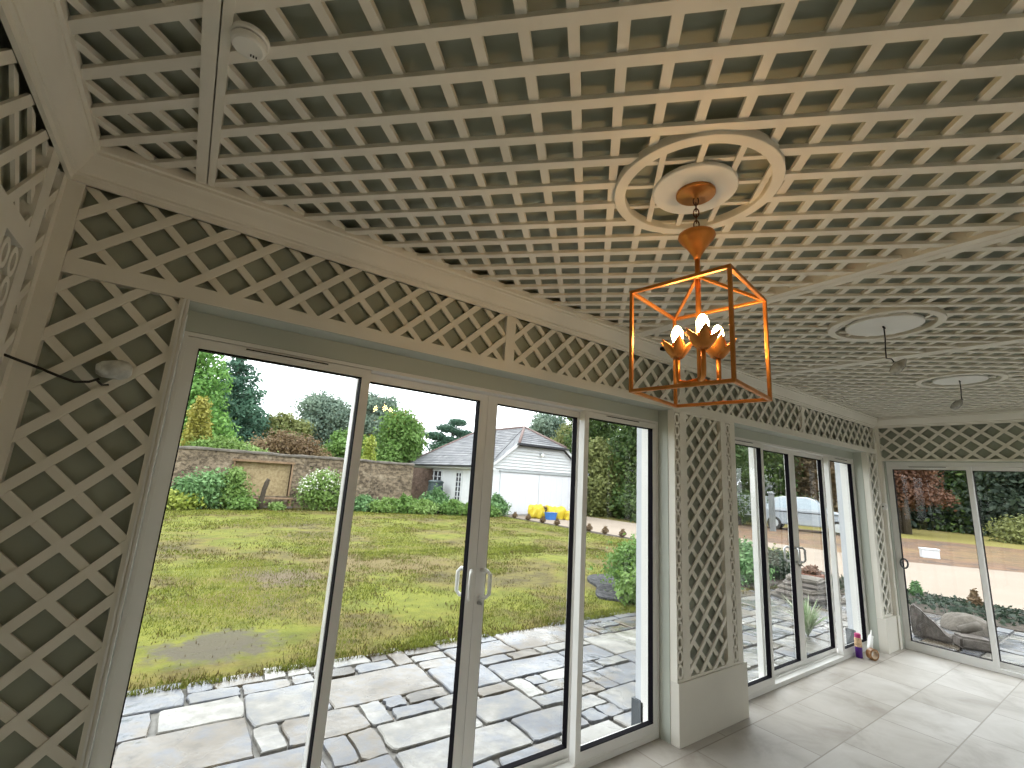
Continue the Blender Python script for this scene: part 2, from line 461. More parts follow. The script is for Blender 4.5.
# ------------------------------------------------------------------ measured room
XL, XR, YF, YB = -0.48, 6.93, 2.014, -0.95       # inner faces of the four walls
ZC = 2.62                                        # underside of the ceiling battens
ZR = 2.18                                        # head of the door openings
TB = 0.062                                       # depth of the trellis build-up
D1 = (-0.088, 2.855)                              # opening of the first door
D2 = (3.68, 6.58)
D3 = (1.97, -0.72)                               # opening in the far wall (along y)

def mf(a, b, d): return (a, YF + d, b)           # mapping of panel coordinates (along, up, depth) for each wall
def ml(a, b, d): return (XL - d, a, b)
def mr(a, b, d): return (XR + d, a, b)
def mbk(a, b, d): return (a, YB - d, b)
def mc(a, b, d): return (a, b, ZC + d)

def clip(poly, n, c, keep_less=True):
    out = []
    for i in range(len(poly)):
        p, q = poly[i], poly[(i + 1) % len(poly)]
        dp = n[0] * p[0] + n[1] * p[1] - c
        dq = n[0] * q[0] + n[1] * q[1] - c
        if not keep_less: dp, dq = -dp, -dq
        if dp <= 0: out.append(p)
        if (dp < 0 < dq) or (dq < 0 < dp):
            t = dp / (dp - dq)
            out.append((p[0] + (q[0] - p[0]) * t, p[1] + (q[1] - p[1]) * t))
    return out

def strips(mb, rect, sa, sb, c0, sign, w, d0, d1, mp, holes=(), inside=None):
    """slats along a/sa + sign*b/sb = c0 + k, cut to the rectangle, to the outside of round holes or the inside of one circle"""
    a0, a1, b0, b1 = rect
    n = (1 / sa, sign / sb); ln = math.hypot(*n); u = (n[0] / ln, n[1] / ln); t = (-u[1], u[0])
    vals = [n[0] * a + n[1] * b for a in (a0, a1) for b in (b0, b1)]
    k = math.floor(min(vals) - c0) - 1
    while c0 + k < max(vals) + 1:
        c = (c0 + k) / ln
        k += 1
        base = clip(clip([(a0, b0), (a1, b0), (a1, b1), (a0, b1)], u, c + w / 2), u, c - w / 2, False)
        polys = [base] if len(base) >= 3 else []
        for (hx, hy, R) in holes:
            dd = u[0] * hx + u[1] * hy - c
            if abs(dd) < R:
                h = math.sqrt(R * R - dd * dd); tc = t[0] * hx + t[1] * hy
                polys = [q for p in polys for q in (clip(p, t, tc - h), clip(p, t, tc + h, False)) if len(q) >= 3]
        if inside:
            hx, hy, R = inside
            dd = u[0] * hx + u[1] * hy - c
            if abs(dd) >= R - w / 2: continue
            h = math.sqrt(R * R - dd * dd); tc = t[0] * hx + t[1] * hy
            polys = [q for p in polys for q in (clip(clip(p, t, tc + h), t, tc - h, False),) if len(q) >= 3]
        for p in polys:
            ar = sum(p[i][0] * p[(i + 1) % len(p)][1] - p[(i + 1) % len(p)][0] * p[i][1] for i in range(len(p)))
            if abs(ar) < 1e-5: continue
            mb.prism([mp(a, b, d0) for a, b in p], [mp(a, b, d1) for a, b in p])

def pbox(mb, mp, a0, a1, b0, b1, d0, d1):
    P = [mp(a, b, d) for a in (a0, a1) for b in (b0, b1) for d in (d0, d1)]
    xs = [p[0] for p in P]; ys = [p[1] for p in P]; zs = [p[2] for p in P]
    mb.box(min(xs), max(xs), min(ys), max(ys), min(zs), max(zs))

def lattice(mb, rect, mp, cell, sa, sb, w=0.030):
    """diamond trellis: front layer rising one way, rear layer the other; cell = centre of one opening"""
    strips(mb, rect, sa, sb, cell[0] / sa - cell[1] / sb + 0.5, -1, w, 0.003, 0.011, mp)
    strips(mb, rect, sa, sb, cell[0] / sa + cell[1] / sb + 0.5, +1, w * 0.93, 0.011, 0.020, mp)

def ovals(mb, mp, ac, b0, b1, wa=0.062, step=0.0885):
    """column of upright oval rings"""
    n = int((b1 - b0) / step); seg = 20
    off = (b1 - b0 - n * step) / 2
    for i in range(n):
        cb = b0 + off + (i + 0.5) * step
        vs, fs = [], []
        for k in range(seg):
            t = 2 * PI * k / seg
            for (ra, rb, d) in ((wa / 2 - 0.0165, step / 2 - 0.0165, 0.001), (wa / 2, step / 2 + 0.0005, 0.001), (wa / 2, step / 2 + 0.0005, 0.011), (wa / 2 - 0.0165, step / 2 - 0.0165, 0.011)):
                vs.append(mp(ac + ra * math.cos(t), cb + rb * math.sin(t), d))
        for k in range(seg):
            a, b = 4 * k, 4 * ((k + 1) % seg)
            for q in range(4):
                r = (q + 1) % 4
                fs.append((a + q, b + q, b + r, a + r))
        mb.add(vs, fs)

# ------------------------------------------------------------------ room shell
f = MB(); f.box(XL - 0.3, XR + 0.16, YB - 0.3, YF + 0.15, -0.12, 0.0)
struct(f.build('floor', M['floor']), 'floor of large pale limestone tiles', 'floor')

c = MB(); c.box(XL - 0.3, XR + 0.42, YB - 0.34, YF + 0.42, ZC + 0.050, ZC + 0.2)
struct(c.build('ceiling', M['sage']), 'sage green boarded ceiling behind the cream battens', 'ceiling')

# long wall: masonry between the trellis backing and the white outer face
w = MB()
for x0, x1, z0, z1 in ((XL - 0.3, D1[0], -0.12, 2.68), (D1[1], D2[0], -0.12, 2.68), (D2[1], XR + 0.40, -0.12, 2.68),
                       (D1[0], D1[1], ZR, 2.68), (D2[0], D2[1], ZR, 2.68)):
    w.cur = 0
    w.box(x0, x1, YF + TB, YF + 0.15, z0, z1)
    w.cur = 1
    w.box(x0, x1, YF + 0.15, YF + 0.34, z0, z1)
wf = struct(w.build('wall_front', [M['sage'], M['render']]), 'long wall with two wide glazed door openings onto the garden', 'wall')
# painted reveals of the openings
rv = MB()
for x0, x1 in (D1, D2):
    rv.box(x0 - 0.004, x0 + 0.004, YF + 0.055, YF + 0.14, 0, ZR)
    rv.box(x1 - 0.004, x1 + 0.004, YF + 0.055, YF + 0.14, 0, ZR)
    rv.box(x0 + 0.005, x1 - 0.005, YF + 0.006, YF + 0.134, ZR - 0.003, ZR + 0.004)
    rv.box(x0 + 0.005, x1 - 0.005, YF + 0.136, YF + 0.20, 2.094, ZR + 0.004)
rv.build('reveal', M['reveal'], wf)
lb = MB()
for x1 in (D1[1], D2[1]):
    lb.box(x1 - 0.02, x1 + 0.03, YF + 0.26, YF + 0.36, -0.10, 0.16)
lb.build('outer_reveal_base', M['lead'], wf)

w = MB(); w.box(XL - TB - 0.2, XL - TB, YB - 0.3, YF + 0.4, -0.12, 2.68)
struct(w.build('wall_left', M['sage']), 'left wall covered with cream trellis', 'wall')
w = MB()
for y0, y1, z0, z1 in ((D3[0], YF + TB, -0.12, 2.68), (YB - 0.3, D3[1], -0.12, 2.68), (D3[1], D3[0], 2.10, 2.68)):
    w.cur = 0
    w.box(XR + TB, XR + 0.14, y0, y1, z0, z1)
    w.cur = 1
    w.box(XR + 0.14, XR + 0.34, y0, y1, z0, z1)
wr = struct(w.build('wall_right', [M['sage'], M['render']]), 'end wall with a glazed door under a trellis frieze', 'wall')
rv = MB()
rv.box(XR + 0.055, XR + 0.12, D3[0] - 0.004, D3[0] + 0.004, 0, 2.10)
rv.box(XR + 0.055, XR + 0.12, D3[1] - 0.004, D3[1] + 0.004, 0, 2.10)
rv.box(XR + 0.006, XR + 0.12, D3[1], D3[0], 2.097, 2.104)
rv.build('reveal', M['reveal'], wr)
# rear wall: two narrow openings, and a wide window added to light the room
RW = [(0.82, 1.12), (1.62, 1.92), (4.9, 6.5)]
w = MB(); xa = XL - 0.3
for x0, x1 in RW + [(XR + 0.4, None)]:
    w.box(xa, x0, YB - 0.3, YB, -0.12, 2.68)
    if x1 is not None:
        w.box(x0, x1, YB - 0.3, YB, 2.25, 2.68); xa = x1
struct(w.build('wall_back', M['plinth']), 'rear wall with tall windows', 'wall')
for i, ((x0, x1), lab) in enumerate(zip(RW, ('left of two narrow tall windows in the rear wall', 'right of two narrow tall windows in the rear wall', 'wide tall unseen window added to light the room, far end of rear wall'))):
    fr = MB()
    n_ = max(1, int((x1 - x0) / 0.5))
    for k in range(n_ + 1):
        x = x0 + (x1 - x0) * k / n_
        fr.box(max(x0, x - 0.025), min(x1, x + 0.025), YB - 0.2, YB - 0.14, 0.06, 2.2)
    fr.box(x0, x1, YB - 0.2, YB - 0.14, 0, 0.06); fr.box(x0, x1, YB - 0.2, YB - 0.14, 2.2, 2.25)
    o = struct(fr.build('window_%d' % (i + 1), M['white_frame']), 'white framed ' + lab, 'window')
    g = MB(); g.box(x0 + 0.02, x1 - 0.02, YB - 0.173, YB - 0.167, 0.04, 2.2); g.build('pane', M['glass'], o)

# cornice, mitred at the corners
PROF = [(0.0, 2.499), (0.012, 2.499), (0.015, 2.516), (0.022, 2.520), (0.022, 2.529), (0.029, 2.534), (0.043, 2.558), (0.054, 2.580), (0.058, 2.587), (0.064, 2.591), (0.064, 2.602), (0.072, 2.606), (0.072, 2.64), (0.0, 2.64)]
def cornice(name, label, mapper, a0, a1):
    mb = MB(); n = len(PROF); vs = []
    for p, z in PROF: vs.append(mapper(a0 + p, z, -p))
    for p, z in PROF: vs.append(mapper(a1 - p, z, -p))
    mb.add(vs, [(i, (i + 1) % n, (i + 1) % n + n, i + n) for i in range(n)] + [tuple(range(n)), tuple(range(n, 2 * n))])
    struct(mb.build(name, M['cream']), label, 'cornice')
cornice('trim_1', 'cream moulded cornice along the top of the long garden wall', mf, XL, XR)
cornice('trim_2', 'cream moulded cornice crossing the top left corner above the left wall', ml, YB, YF)
cornice('trim_3', 'cream moulded cornice above the far end door', mr, YB, YF)
cornice('trim_4', 'cream moulded cornice along the rear wall', mbk, XL, XR)

# ------------------------------------------------------------------ trellis panels on the walls
def backing(mp, rects, par):
    b = MB()
    for r_ in rects: pbox(b, mp, *r_, 0.034, 0.044)
    tag(b.build('backing', M['sage'], par), 'sage green backing board')

def panel(name, label, loc=None, group=None):
    o = empty(name, loc or (0, 0, 0))
    return tag(o, label, 'trellis', group)

# left of the first door
p = panel('trellis_screen', 'full height cream diamond trellis between left corner and first sliding door')
fr = MB()
pbox(fr, mf, XL + 0.0, -0.434, 0, 2.5, 0.0, TB)
pbox(fr, mf, -0.112, D1[0], 0, ZR - 0.001, 0, TB)
pbox(fr, mf, -0.434, -0.112, 0, 0.09, 0, TB)
fr.build('frame', M['cream'], p)
bd = MB()
for q in (0.0, 0.012):
    bd.box(D1[0] - 0.012 + q, D1[0] - 0.005 + q, YF - 0.006, YF + 0.004, 0.0, ZR)
tag(bd.build('corner_bead', M['white_frame'], p), 'white corner bead')
backing(mf, [(-0.434, -0.112, 0.09, ZR - 0.001)], p)
lt = MB(); lattice(lt, (-0.434, -0.112, 0.09, ZR - 0.001), mf, (-0.268, 2.047), 0.163, 0.163); lt.build('lattice', M['cream'], p)

# frieze above the doors
p = panel('trellis_frieze', 'long cream diamond trellis frieze above both garden doors')
fr = MB()
pbox(fr, mf, XL + 0.047, XR - 0.062, ZR, 2.236, 0, TB)
for x0, x1 in ((1.338, 1.40), (2.93, 2.99), (4.93, 4.99)):
    pbox(fr, mf, x0, x1, 2.236, 2.5, 0, TB)
fr.build('frame', M['cream'], p)
backing(mf, [(XL + 0.047, XR - 0.05, 2.236, 2.505)], p)
lt = MB()
for x0, x1, cell in ((-0.433, 1.338, (0.611, 2.372)), (1.40, 2.93, (1.626, 2.362)), (2.99, 4.93, (3.15, 2.365)), (4.99, XR - 0.05, (5.14, 2.365))):
    lattice(lt, (x0, x1, 2.236, 2.5), mf, cell, 0.163, 0.156)
lt.build('lattice', M['cream'], p)

# pier between the two doors
p = panel('trellis_screen', 'cream trellis pier with oval borders between the two garden doors')
fr = MB()
pbox(fr, mf, D1[1], D1[1] + 0.007, 0.385, ZR - 0.02, 0, TB)
pbox(fr, mf, 2.920, 3.0, 0.385, ZR - 0.02, 0, TB)
pbox(fr, mf, 3.463, 3.535, 0.385, ZR - 0.02, 0, TB)
pbox(fr, mf, 3.599, D2[0] - 0.01, 0.385, ZR - 0.02, 0, TB)
pbox(fr, mf, D1[1], D2[0] - 0.01, ZR - 0.02, ZR - 0.001, 0, TB)
pbox(fr, mf, D1[1], D2[0] - 0.01, 0.371, 0.385, 0, TB)
fr.build('frame', M['cream'], p)
backing(mf, [(D1[1] + 0.007, D2[0] - 0.01, 0.385, ZR - 0.02)], p)
lt = MB(); lattice(lt, (3.0, 3.463, 0.385, ZR - 0.02), mf, (3.205, 2.045), 0.157, 0.152); lt.build('lattice', M['cream'], p)
for ac in (2.890, 3.567):
    ov = MB(); ovals(ov, mf, ac, 0.385, ZR - 0.02); ov.build('oval_border', M['cream'], p)

# right of the second door
p = panel('trellis_screen', 'narrow cream diamond trellis strip in the far corner beside the second door')
fr = MB()
pbox(fr, mf, D2[1], D2[1] + 0.075, 0.37, ZR - 0.001, 0, TB)
pbox(fr, mf, XR - 0.06, XR - 0.002, 0.37, 2.5, 0, TB)
pbox(fr, mf, D2[1], XR - 0.002, 0.352, 0.37, 0, TB)
fr.build('frame', M['cream'], p)
backing(mf, [(D2[1] + 0.075, XR - 0.06, 0.37, ZR - 0.001)], p)
lt = MB(); lattice(lt, (D2[1] + 0.075, XR - 0.06, 0.37, ZR - 0.001), mf, (6.77, 2.05), 0.157, 0.155); lt.build('lattice', M['cream'], p)

# end wall frieze
p = panel('trellis_frieze', 'cream diamond trellis frieze above the far end door')
fr = MB()
pbox(fr, mr, D3[0] + 0.006, YF, 0.352, 2.5, 0, TB)
pbox(fr, mr, YB, D3[0] + 0.006, 2.10, 2.125, 0, TB)
fr.build('frame', M['cream'], p)
backing(mr, [(YB, D3[0] + 0.006, 2.125, 2.505)], p)
lt = MB(); lattice(lt, (YB, D3[0] + 0.006, 2.125, 2.5), mr, (1.60, 2.34), 0.172, 0.152); lt.build('lattice', M['cream'], p)

# left wall
p = panel('trellis_screen', 'cream trellis with oval borders covering the left wall')
fr = MB()
pbox(fr, ml, 1.972, YF, 0, 2.5, 0, TB)
pbox(fr, ml, 1.822, 1.898, 0, 2.5, 0, TB)
pbox(fr, ml, YB, 1.822, 2.165, 2.232, 0, TB)
pbox(fr, ml, 1.60, 1.672, 0.37, 2.165, 0, TB)
pbox(fr, ml, YB, 1.822, 0, 0.37, 0, TB)
fr.build('frame', M['cream'], p)
backing(ml, [(1.898, 1.972, 0, 2.505), (YB, 1.822, 2.232, 2.505), (YB, 1.60, 0.37, 2.165), (1.672, 1.822, 0.37, 2.165)], p)
lt = MB()
lattice(lt, (1.898, 1.972, 0.0, 2.5), ml, (1.935, 2.30), 0.16, 0.16)
lattice(lt, (YB, 1.822, 2.232, 2.5), ml, (1.70, 2.366), 0.16, 0.16)
lattice(lt, (YB, 1.60, 0.37, 2.165), ml, (1.52, 2.05), 0.16, 0.16)
lt.build('lattice', M['cream'], p)
for ac in (1.783, 1.711):
    ov = MB(); ovals(ov, ml, ac, 0.37, 2.165); ov.build('oval_border', M['cream'], p)

# plinths
b = MB(); b.box(D1[1], D2[0] + 0.018, YF - 0.012, YF + TB, 0, 0.37)
struct(b.build('baseboard_front', M['plinth'], bevel=0.003), 'tall cream plinth block at the foot of the trellis pier', 'plinth')
b = MB(); b.box(D2[1], XR + 0.02, YF - 0.03, YF + TB, 0, 0.35); b.box(XR - 0.02, XR + TB, D3[0] + 0.0, YF - 0.03, 0, 0.35)
struct(b.build('baseboard_right', M['plinth'], bevel=0.003), 'cream plinth block in the far corner', 'plinth')

# ------------------------------------------------------------------ ceiling battens
ROSES = [(1.278, 0.810, 0.137), (3.20, 0.835, 0.182), (5.02, 0.86, 0.165)]
LA = (0.833, 0.1203); LBt = (-0.064, 0.1155)
def ceiling_panel(label, x0, x1, holes, dv=0.0, du=0.0):
    mb = MB(); s2 = math.sqrt(2)
    rect = (x0, x1, YB, YF)
    # continuous lower battens, u = (x + y) / sqrt2 ; upper battens, v = (x - y) / sqrt2
    sa = LA[1] * s2
    strips(mb, rect, sa, sa, (LA[0] + du) / LA[1], 1, 0.0325, 0.0, 0.015, mc, holes)
    sb_ = LBt[1] * s2
    strips(mb, rect, sb_, sb_, (LBt[0] + dv) / LBt[1], -1, 0.0275, 0.010, 0.026, mc, holes)
    o = mb.build('ceiling_trellis', M['cream'])
    tag(o, label, 'trellis')
HL = [(x, y, 0.258) for x, y, r in ROSES]
ceiling_panel('narrow strip of diagonal ceiling battens between left cornice and first dividing strip', XL, -0.14, [])
ceiling_panel('large square of diagonal cream ceiling battens around the hanging lantern', -0.08, 2.335, HL[:1])
ceiling_panel('diagonal cream ceiling battens around the second ring with the bare hanging wire', 2.425, 3.965, HL[1:2], 0.03, 0.04)
ceiling_panel('diagonal cream ceiling battens around the farthest ceiling ring near the end wall', 4.055, XR, HL[2:], 0.05, 0.02)
for i, (x0, x1, lab) in enumerate(((-0.14, -0.08, 'ceiling dividing strip nearest the left wall, beside the smoke alarm'),
                                   (2.335, 2.425, 'ceiling dividing strip behind the lantern'),
                                   (3.965, 4.055, 'ceiling dividing strip between the two far rings'))):
    mb = MB(); g = 0.002; xm = (x0 + x1) / 2 + (0.006 if i == 0 else 0)
    mb.box(x0, xm - g, YB, YF, ZC - 0.006, ZC + 0.05); mb.box(xm + g, x1, YB, YF, ZC - 0.006, ZC + 0.05)
    struct(mb.build('trim_%d' % (5 + i), M['cream']), lab, 'ceiling strip')

ROSE_LABEL = ['round cream ceiling ring and disc above the lantern', 'round cream ceiling ring and disc with a wire and bag hanging, second from the lantern', 'smallest looking ceiling ring, farthest away near the end wall']
for (x, y, rd), lab in zip(ROSES, ROSE_LABEL):
    o = tag(empty('ceiling_rose', (x, y, ZC)), lab, 'ceiling rose')
    mb = MB(); mb.annulus((0, 0), 0.233, 0.271, -0.012, 0.02, 72); mb.build('ring', M['cream'], o, bevel=0.003)
    mb = MB(); mb.lathe([(0, -0.010), (rd - 0.003, -0.010), (rd, -0.007), (rd, 0.004), (0, 0.004)], seg=56)
    tag(mb.build('disc', M['white_plastic'], o), 'smooth white disc')
    mb = MB(); s2 = math.sqrt(2)
    m0 = lambda a, b, d: (a - x, b - y, d)
    rect = (x - .3, x + .3, y - .3, y + .3)
    sa = LA[1] * s2
    strips(mb, rect, sa, sa, LA[0] / LA[1] + 0.25, 1, 0.017, 0.010, 0.020, m0, (), (x, y, 0.25))
    sb_ = LBt[1] * s2
    strips(mb, rect, sb_, sb_, LBt[0] / LBt[1] + 0.3, -1, 0.019, 0.002, 0.012, m0, (), (x, y, 0.25))
    mb.build('lattice', M['cream'], o)

# smoke alarm
o = tag(empty('smoke_alarm', (-0.042, 1.160, ZC)), 'round white smoke alarm on the ceiling beside the first dividing strip', 'smoke alarm')
mb = MB(); mb.smooth = False
mb.lathe([(0, -0.010), (0.041, -0.010), (0.044, -0.005), (0.044, 0.002), (0, 0.002)], seg=40)
mb.build('base', M['white_plastic'], o)
mb = MB(); mb.lathe([(0, -0.030), (0.032, -0.030), (0.037, -0.026), (0.039, -0.0135), (0, -0.0135)], seg=40)
mb.build('cover', M['white_plastic'], o)
mb = MB(); mb.lathe([(0, -0.0140), (0.036, -0.0140), (0.036, -0.0095), (0, -0.0095)], seg=40)
tag(mb.build('vent', M['dark'], o), 'dark vent gap')
mb = MB()
for i in range(3):
    mb.box(0.006 + i * 0.006, 0.009 + i * 0.006, 0.012, 0.020, -0.0308, -0.0298)
mb.build('sounder', M['dark'], o)

# ------------------------------------------------------------------ sliding doors
def d_handle(mb, x, z0, z1, y0, out, bend):
    """D shaped pull: stands off the stile by `out`, grip shifted sideways by `bend`"""
    r = 0.0105
    pts = [(x, y0, z0), (x + bend * .6, y0 + out * .7, z0), (x + bend, y0 + out, z0 + 0.018), (x + bend, y0 + out, z1 - 0.018), (x + bend * .6, y0 + out * .7, z1), (x, y0, z1)]
    mb.tube(pts, r, 8)

def sliding_door(name, label, loc, rz, W, head, leaf1, leaf4, zg, handles=True, n_style=0):
    """local x runs along the opening, local y outwards; two fixed end leaves inside, two sliding leaves behind them"""
    root = struct(empty(name, loc, rz), label, 'sliding door')
    fr = MB()
    J = 0.02
    fr.box(0.005, J, 0.0, 0.14, 0.036, zg + 0.042); fr.box(W - J, W - 0.005, 0.0, 0.14, 0.036, zg + 0.042)
    fr.box(0.005, W - 0.005, 0.0, 0.14, zg + 0.042, head)
    fr.box(0.005, W - 0.005, 0.0, 0.14, 0.001, 0.036)
    fr.box(leaf1 + 0.002, leaf4 - 0.002, 0.054, 0.060, 0.037, 0.052)
    fr.build('outer_frame', M['white_frame'], root)
    C0 = W / 2
    sp = 0.04
    for k, (x0, x1, y0) in enumerate(((J, leaf1, 0.004), (leaf1 - sp, C0 - 0.001, 0.072), (C0 + 0.001, leaf4 + sp, 0.072), (leaf4, W - J, 0.004))):
        y1 = y0 + 0.048
        wl = 0.064 if k == 2 else sp
        wr_ = 0.052 if k == 1 else sp
        zb = 0.036
        lf = MB()
        lf.box(x0, x0 + wl, y0, y1, zb, zg + 0.04); lf.box(x1 - wr_, x1, y0, y1, zb, zg + 0.04)
        lf.box(x0 + wl, x1 - wr_, y0, y1, zb, zb + 0.056); lf.box(x0 + wl, x1 - wr_, y0, y1, zg, zg + 0.04)
        leaf = lf.build('fixed_leaf' if k in (0, 3) else 'sliding_leaf', M['white_frame'], root)
        gx0, gx1, gz0, gz1 = x0 + wl, x1 - wr_, zb + 0.056, zg
        gk = MB(); t = 0.004
        a, b2 = y0 + 0.003, y1 - 0.006
        gk.box(gx0 - 0.001, gx0 + t, a, b2, gz0, gz1); gk.box(gx1 - t, gx1 + 0.001, a, b2, gz0, gz1)
        gk.box(gx0, gx1, a, b2, gz0 - 0.001, gz0 + t); gk.box(gx0, gx1, a, b2, gz1 - t, gz1 + 0.001)
        tag(gk.build('gasket', M['rubber'], leaf), 'black glazing gasket')
        gl = MB(); gl.box(gx0 + 0.006, gx1 - 0.006, y0 + 0.034, y0 + 0.040, gz0 + 0.006, gz1 - 0.006)
        gl.build('pane', M['glass'], leaf)
        if k in (1, 2) and handles:
            hx = (x1 - 0.028) if k == 1 else (x0 + 0.030)
            for (ys, out, sgn) in ((y0, -0.045, 1), (y1, 0.045, -1)):
                hm = MB(); hm.smooth = True
                d_handle(hm, hx, 0.975, 1.11, ys, out, (-0.028 if k == 1 else 0.034))
                tag(hm.build('handle', M['white_plastic'] if n_style == 0 else M['steel'], leaf), 'D shaped pull handle')
            lk = MB(); lk.lathe([(0, 0), (0.011, 0), (0.011, 0.012), (0, 0.012)], mtx=Matrix.Rotation(PI / 2, 4, 'X'), c=(hx, y0, 0.945), seg=16)
            lk.box(hx - 0.0015, hx + 0.0015, y0 - 0.034, y0 - 0.01, 0.938, 0.952)
            if k == 2: lk.build('lock', M['steel'], leaf)
        if k in (0, 3):
            tv = MB(); cx = (x0 + x1) / 2
            tv.box(cx - 0.17, cx + 0.17, -0.003, 0.004, zg + 0.024, zg + 0.036)
            vent = tv.build('trickle_vent', M['white_frame'], root)
            ts = MB(); ts.box(cx - 0.165, cx + 0.165, -0.0042, -0.0028, zg + 0.027, zg + 0.0325); ts.build('slot', M['dark'], vent)
    return root

sliding_door('door_1', 'four pane white sliding garden door nearest the camera, facing the lawn', (D1[0], YF + 0.138, 0), 0, D1[1] - D1[0], 2.093, 0.753, 2.183, 2.034)
sliding_door('door_2', 'four pane white sliding door beyond the trellis pier', (D2[0], YF + 0.138, 0), 0, D2[1] - D2[0], 2.093, 0.735, 2.18, 2.034, n_style=1)
d3 = sliding_door('door_3', 'white framed glazed door in the far end wall', (XR + 0.11, D3[0], 0), -PI / 2, D3[0] - D3[1], 2.095, 0.75, 1.94, 2.010, handles=False)
# ring pull on the jamb of the end door
hm = MB(); hm.smooth = True
hm.tube([(0.085 + 0.034 * math.cos(t * PI / 8), -0.03, 0.93 + 0.052 * math.sin(t * PI / 8)) for t in range(16)], 0.009, 8, closed=True)
hm.tube([(0.05, 0.0, 0.93), (0.05, -0.03, 0.93)], 0.008, 8)
tag(hm.build('handle', M['lead'], d3), 'dark oval ring handle')

# small white contact sensor on the end reveal
o = tag(empty('contact_sensor', (XR + 0.02, D3[0] + 0.03, 1.56)), 'small white sensor disc on the trim beside the end door', 'sensor')
mb = MB(); mb.lathe([(0, 0), (0.042, 0), (0.042, 0.014), (0.034, 0.024), (0, 0.026)], mtx=Matrix.Rotation(-PI / 2, 4, 'Y'), c=(-0.02, 0, 0), seg=24); mb.build('body', M['white_plastic'], o)
mb = MB(); mb.lathe([(0, 0.0215), (0.008, 0.0255), (0.008, 0.029), (0, 0.029)], mtx=Matrix.Rotation(-PI / 2, 4, 'Y'), c=(-0.02, 0, 0), seg=16); mb.build('lens', M['dark'], o)

# small dark sensor on the cornice
mb = MB(); mb.box(2.62, 2.66, YF - 0.09, YF - 0.055, 2.565, 2.585)
tag(mb.build('cornice_sensor', M['dark']), 'tiny dark sensor stuck on the cornice behind the lantern', 'sensor')

# ------------------------------------------------------------------ lantern
LX, LY = 1.286, 0.811
lan = tag(empty('lantern', (LX, LY, ZC), 0), 'square open copper gold lantern with three lit bulbs hanging from the ceiling', 'pendant light')
zt, zb, hh = 2.227 - ZC, 1.896 - ZC, 0.1545
ang = 5.669
cor = [(hh * 1.41421 * math.cos(ang + k * PI / 2), hh * 1.41421 * math.sin(ang + k * PI / 2)) for k in range(4)]
def sqbar(mb, p, q, w=0.011):
    p, q = Vector(p), Vector(q); d = (q - p).normalized()
    if abs(d.z) > 0.9:
        a = Vector((math.cos(ang + PI / 4), math.sin(ang + PI / 4), 0))
        a = (a - d * a.dot(d)).normalized()
    else:
        a = Vector((0, 0, 1)); a = (a - d * a.dot(d)).normalized()
    b = d.cross(a)
    h = w / 2
    mb.prism([p + a * sx * h + b * sy * h for sx, sy in ((-1, -1), (1, -1), (1, 1), (-1, 1))], [q + a * sx * h + b * sy * h for sx, sy in ((-1, -1), (1, -1), (1, 1), (-1, 1))])
fr = MB()
for z in (zt, zb):
    for k in range(4):
        a, b = cor[k], cor[(k + 1) % 4]
        sqbar(fr, (*a, z), (*b, z))
for k in range(4):
    sqbar(fr, (*cor[k], zb - 0.0055), (*cor[k], zt + 0.0055))
fr.build('cage', M['gold'], lan, bevel=0.0015)
hub = zt + 0.072
st = MB()
for k in range(4):
    sqbar(st, (*cor[k], zt), (0, 0, hub), 0.009)
st.build('roof_bars', M['gold'], lan)
st = MB(); st.smooth = True; st.tube([(0, 0, 2.372 - ZC), (0, 0, 1.945 - ZC)], 0.0085, 12); st.tube([(0, 0, hub + 0.01), (0, 0, hub - 0.012)], 0.012, 14)
st.build('stem', M['gold'], lan)
st = MB(); st.smooth = True
zc = -0.010
st.lathe([(0, zc - 0.020), (0.010, zc - 0.020), (0.012, zc - 0.013), (0.058, zc - 0.011), (0.064, zc - 0.008), (0.064, zc), (0, zc)], seg=40)
st.build('canopy', M['gold'], lan)
st = MB(); st.smooth = True
k0 = 2.36 - ZC
st.lathe([(0, k0), (0.009, k0), (0.013, k0 + 0.012), (0.030, k0 + 0.040), (0.054, k0 + 0.072), (0.060, k0 + 0.082), (0.058, k0 + 0.090), (0.012, k0 + 0.096), (0, k0 + 0.096)], seg=40)
st.build('cone', M['gold'], lan)
ch = MB(); ch.smooth = True
ztop, zbot = zc - 0.02, k0 + 0.094
nl = 6
for i in range(nl):
    cz = zbot + (ztop - zbot) * (i + 0.5) / nl; hl = (ztop - zbot) / nl * 0.72; rw = 0.0085
    a = (i % 2) * PI / 2 + 0.6
    pts = []
    for t in range(16):
        th = 2 * PI * t / 16
        rr = rw * math.cos(th)
        pts.append((rr * math.cos(a), rr * math.sin(a), cz + hl * math.sin(th)))
    ch.tube(pts, 0.0022, 6, closed=True)
tag(ch.build('chain', M['bronze'], lan), 'dark bronze chain')
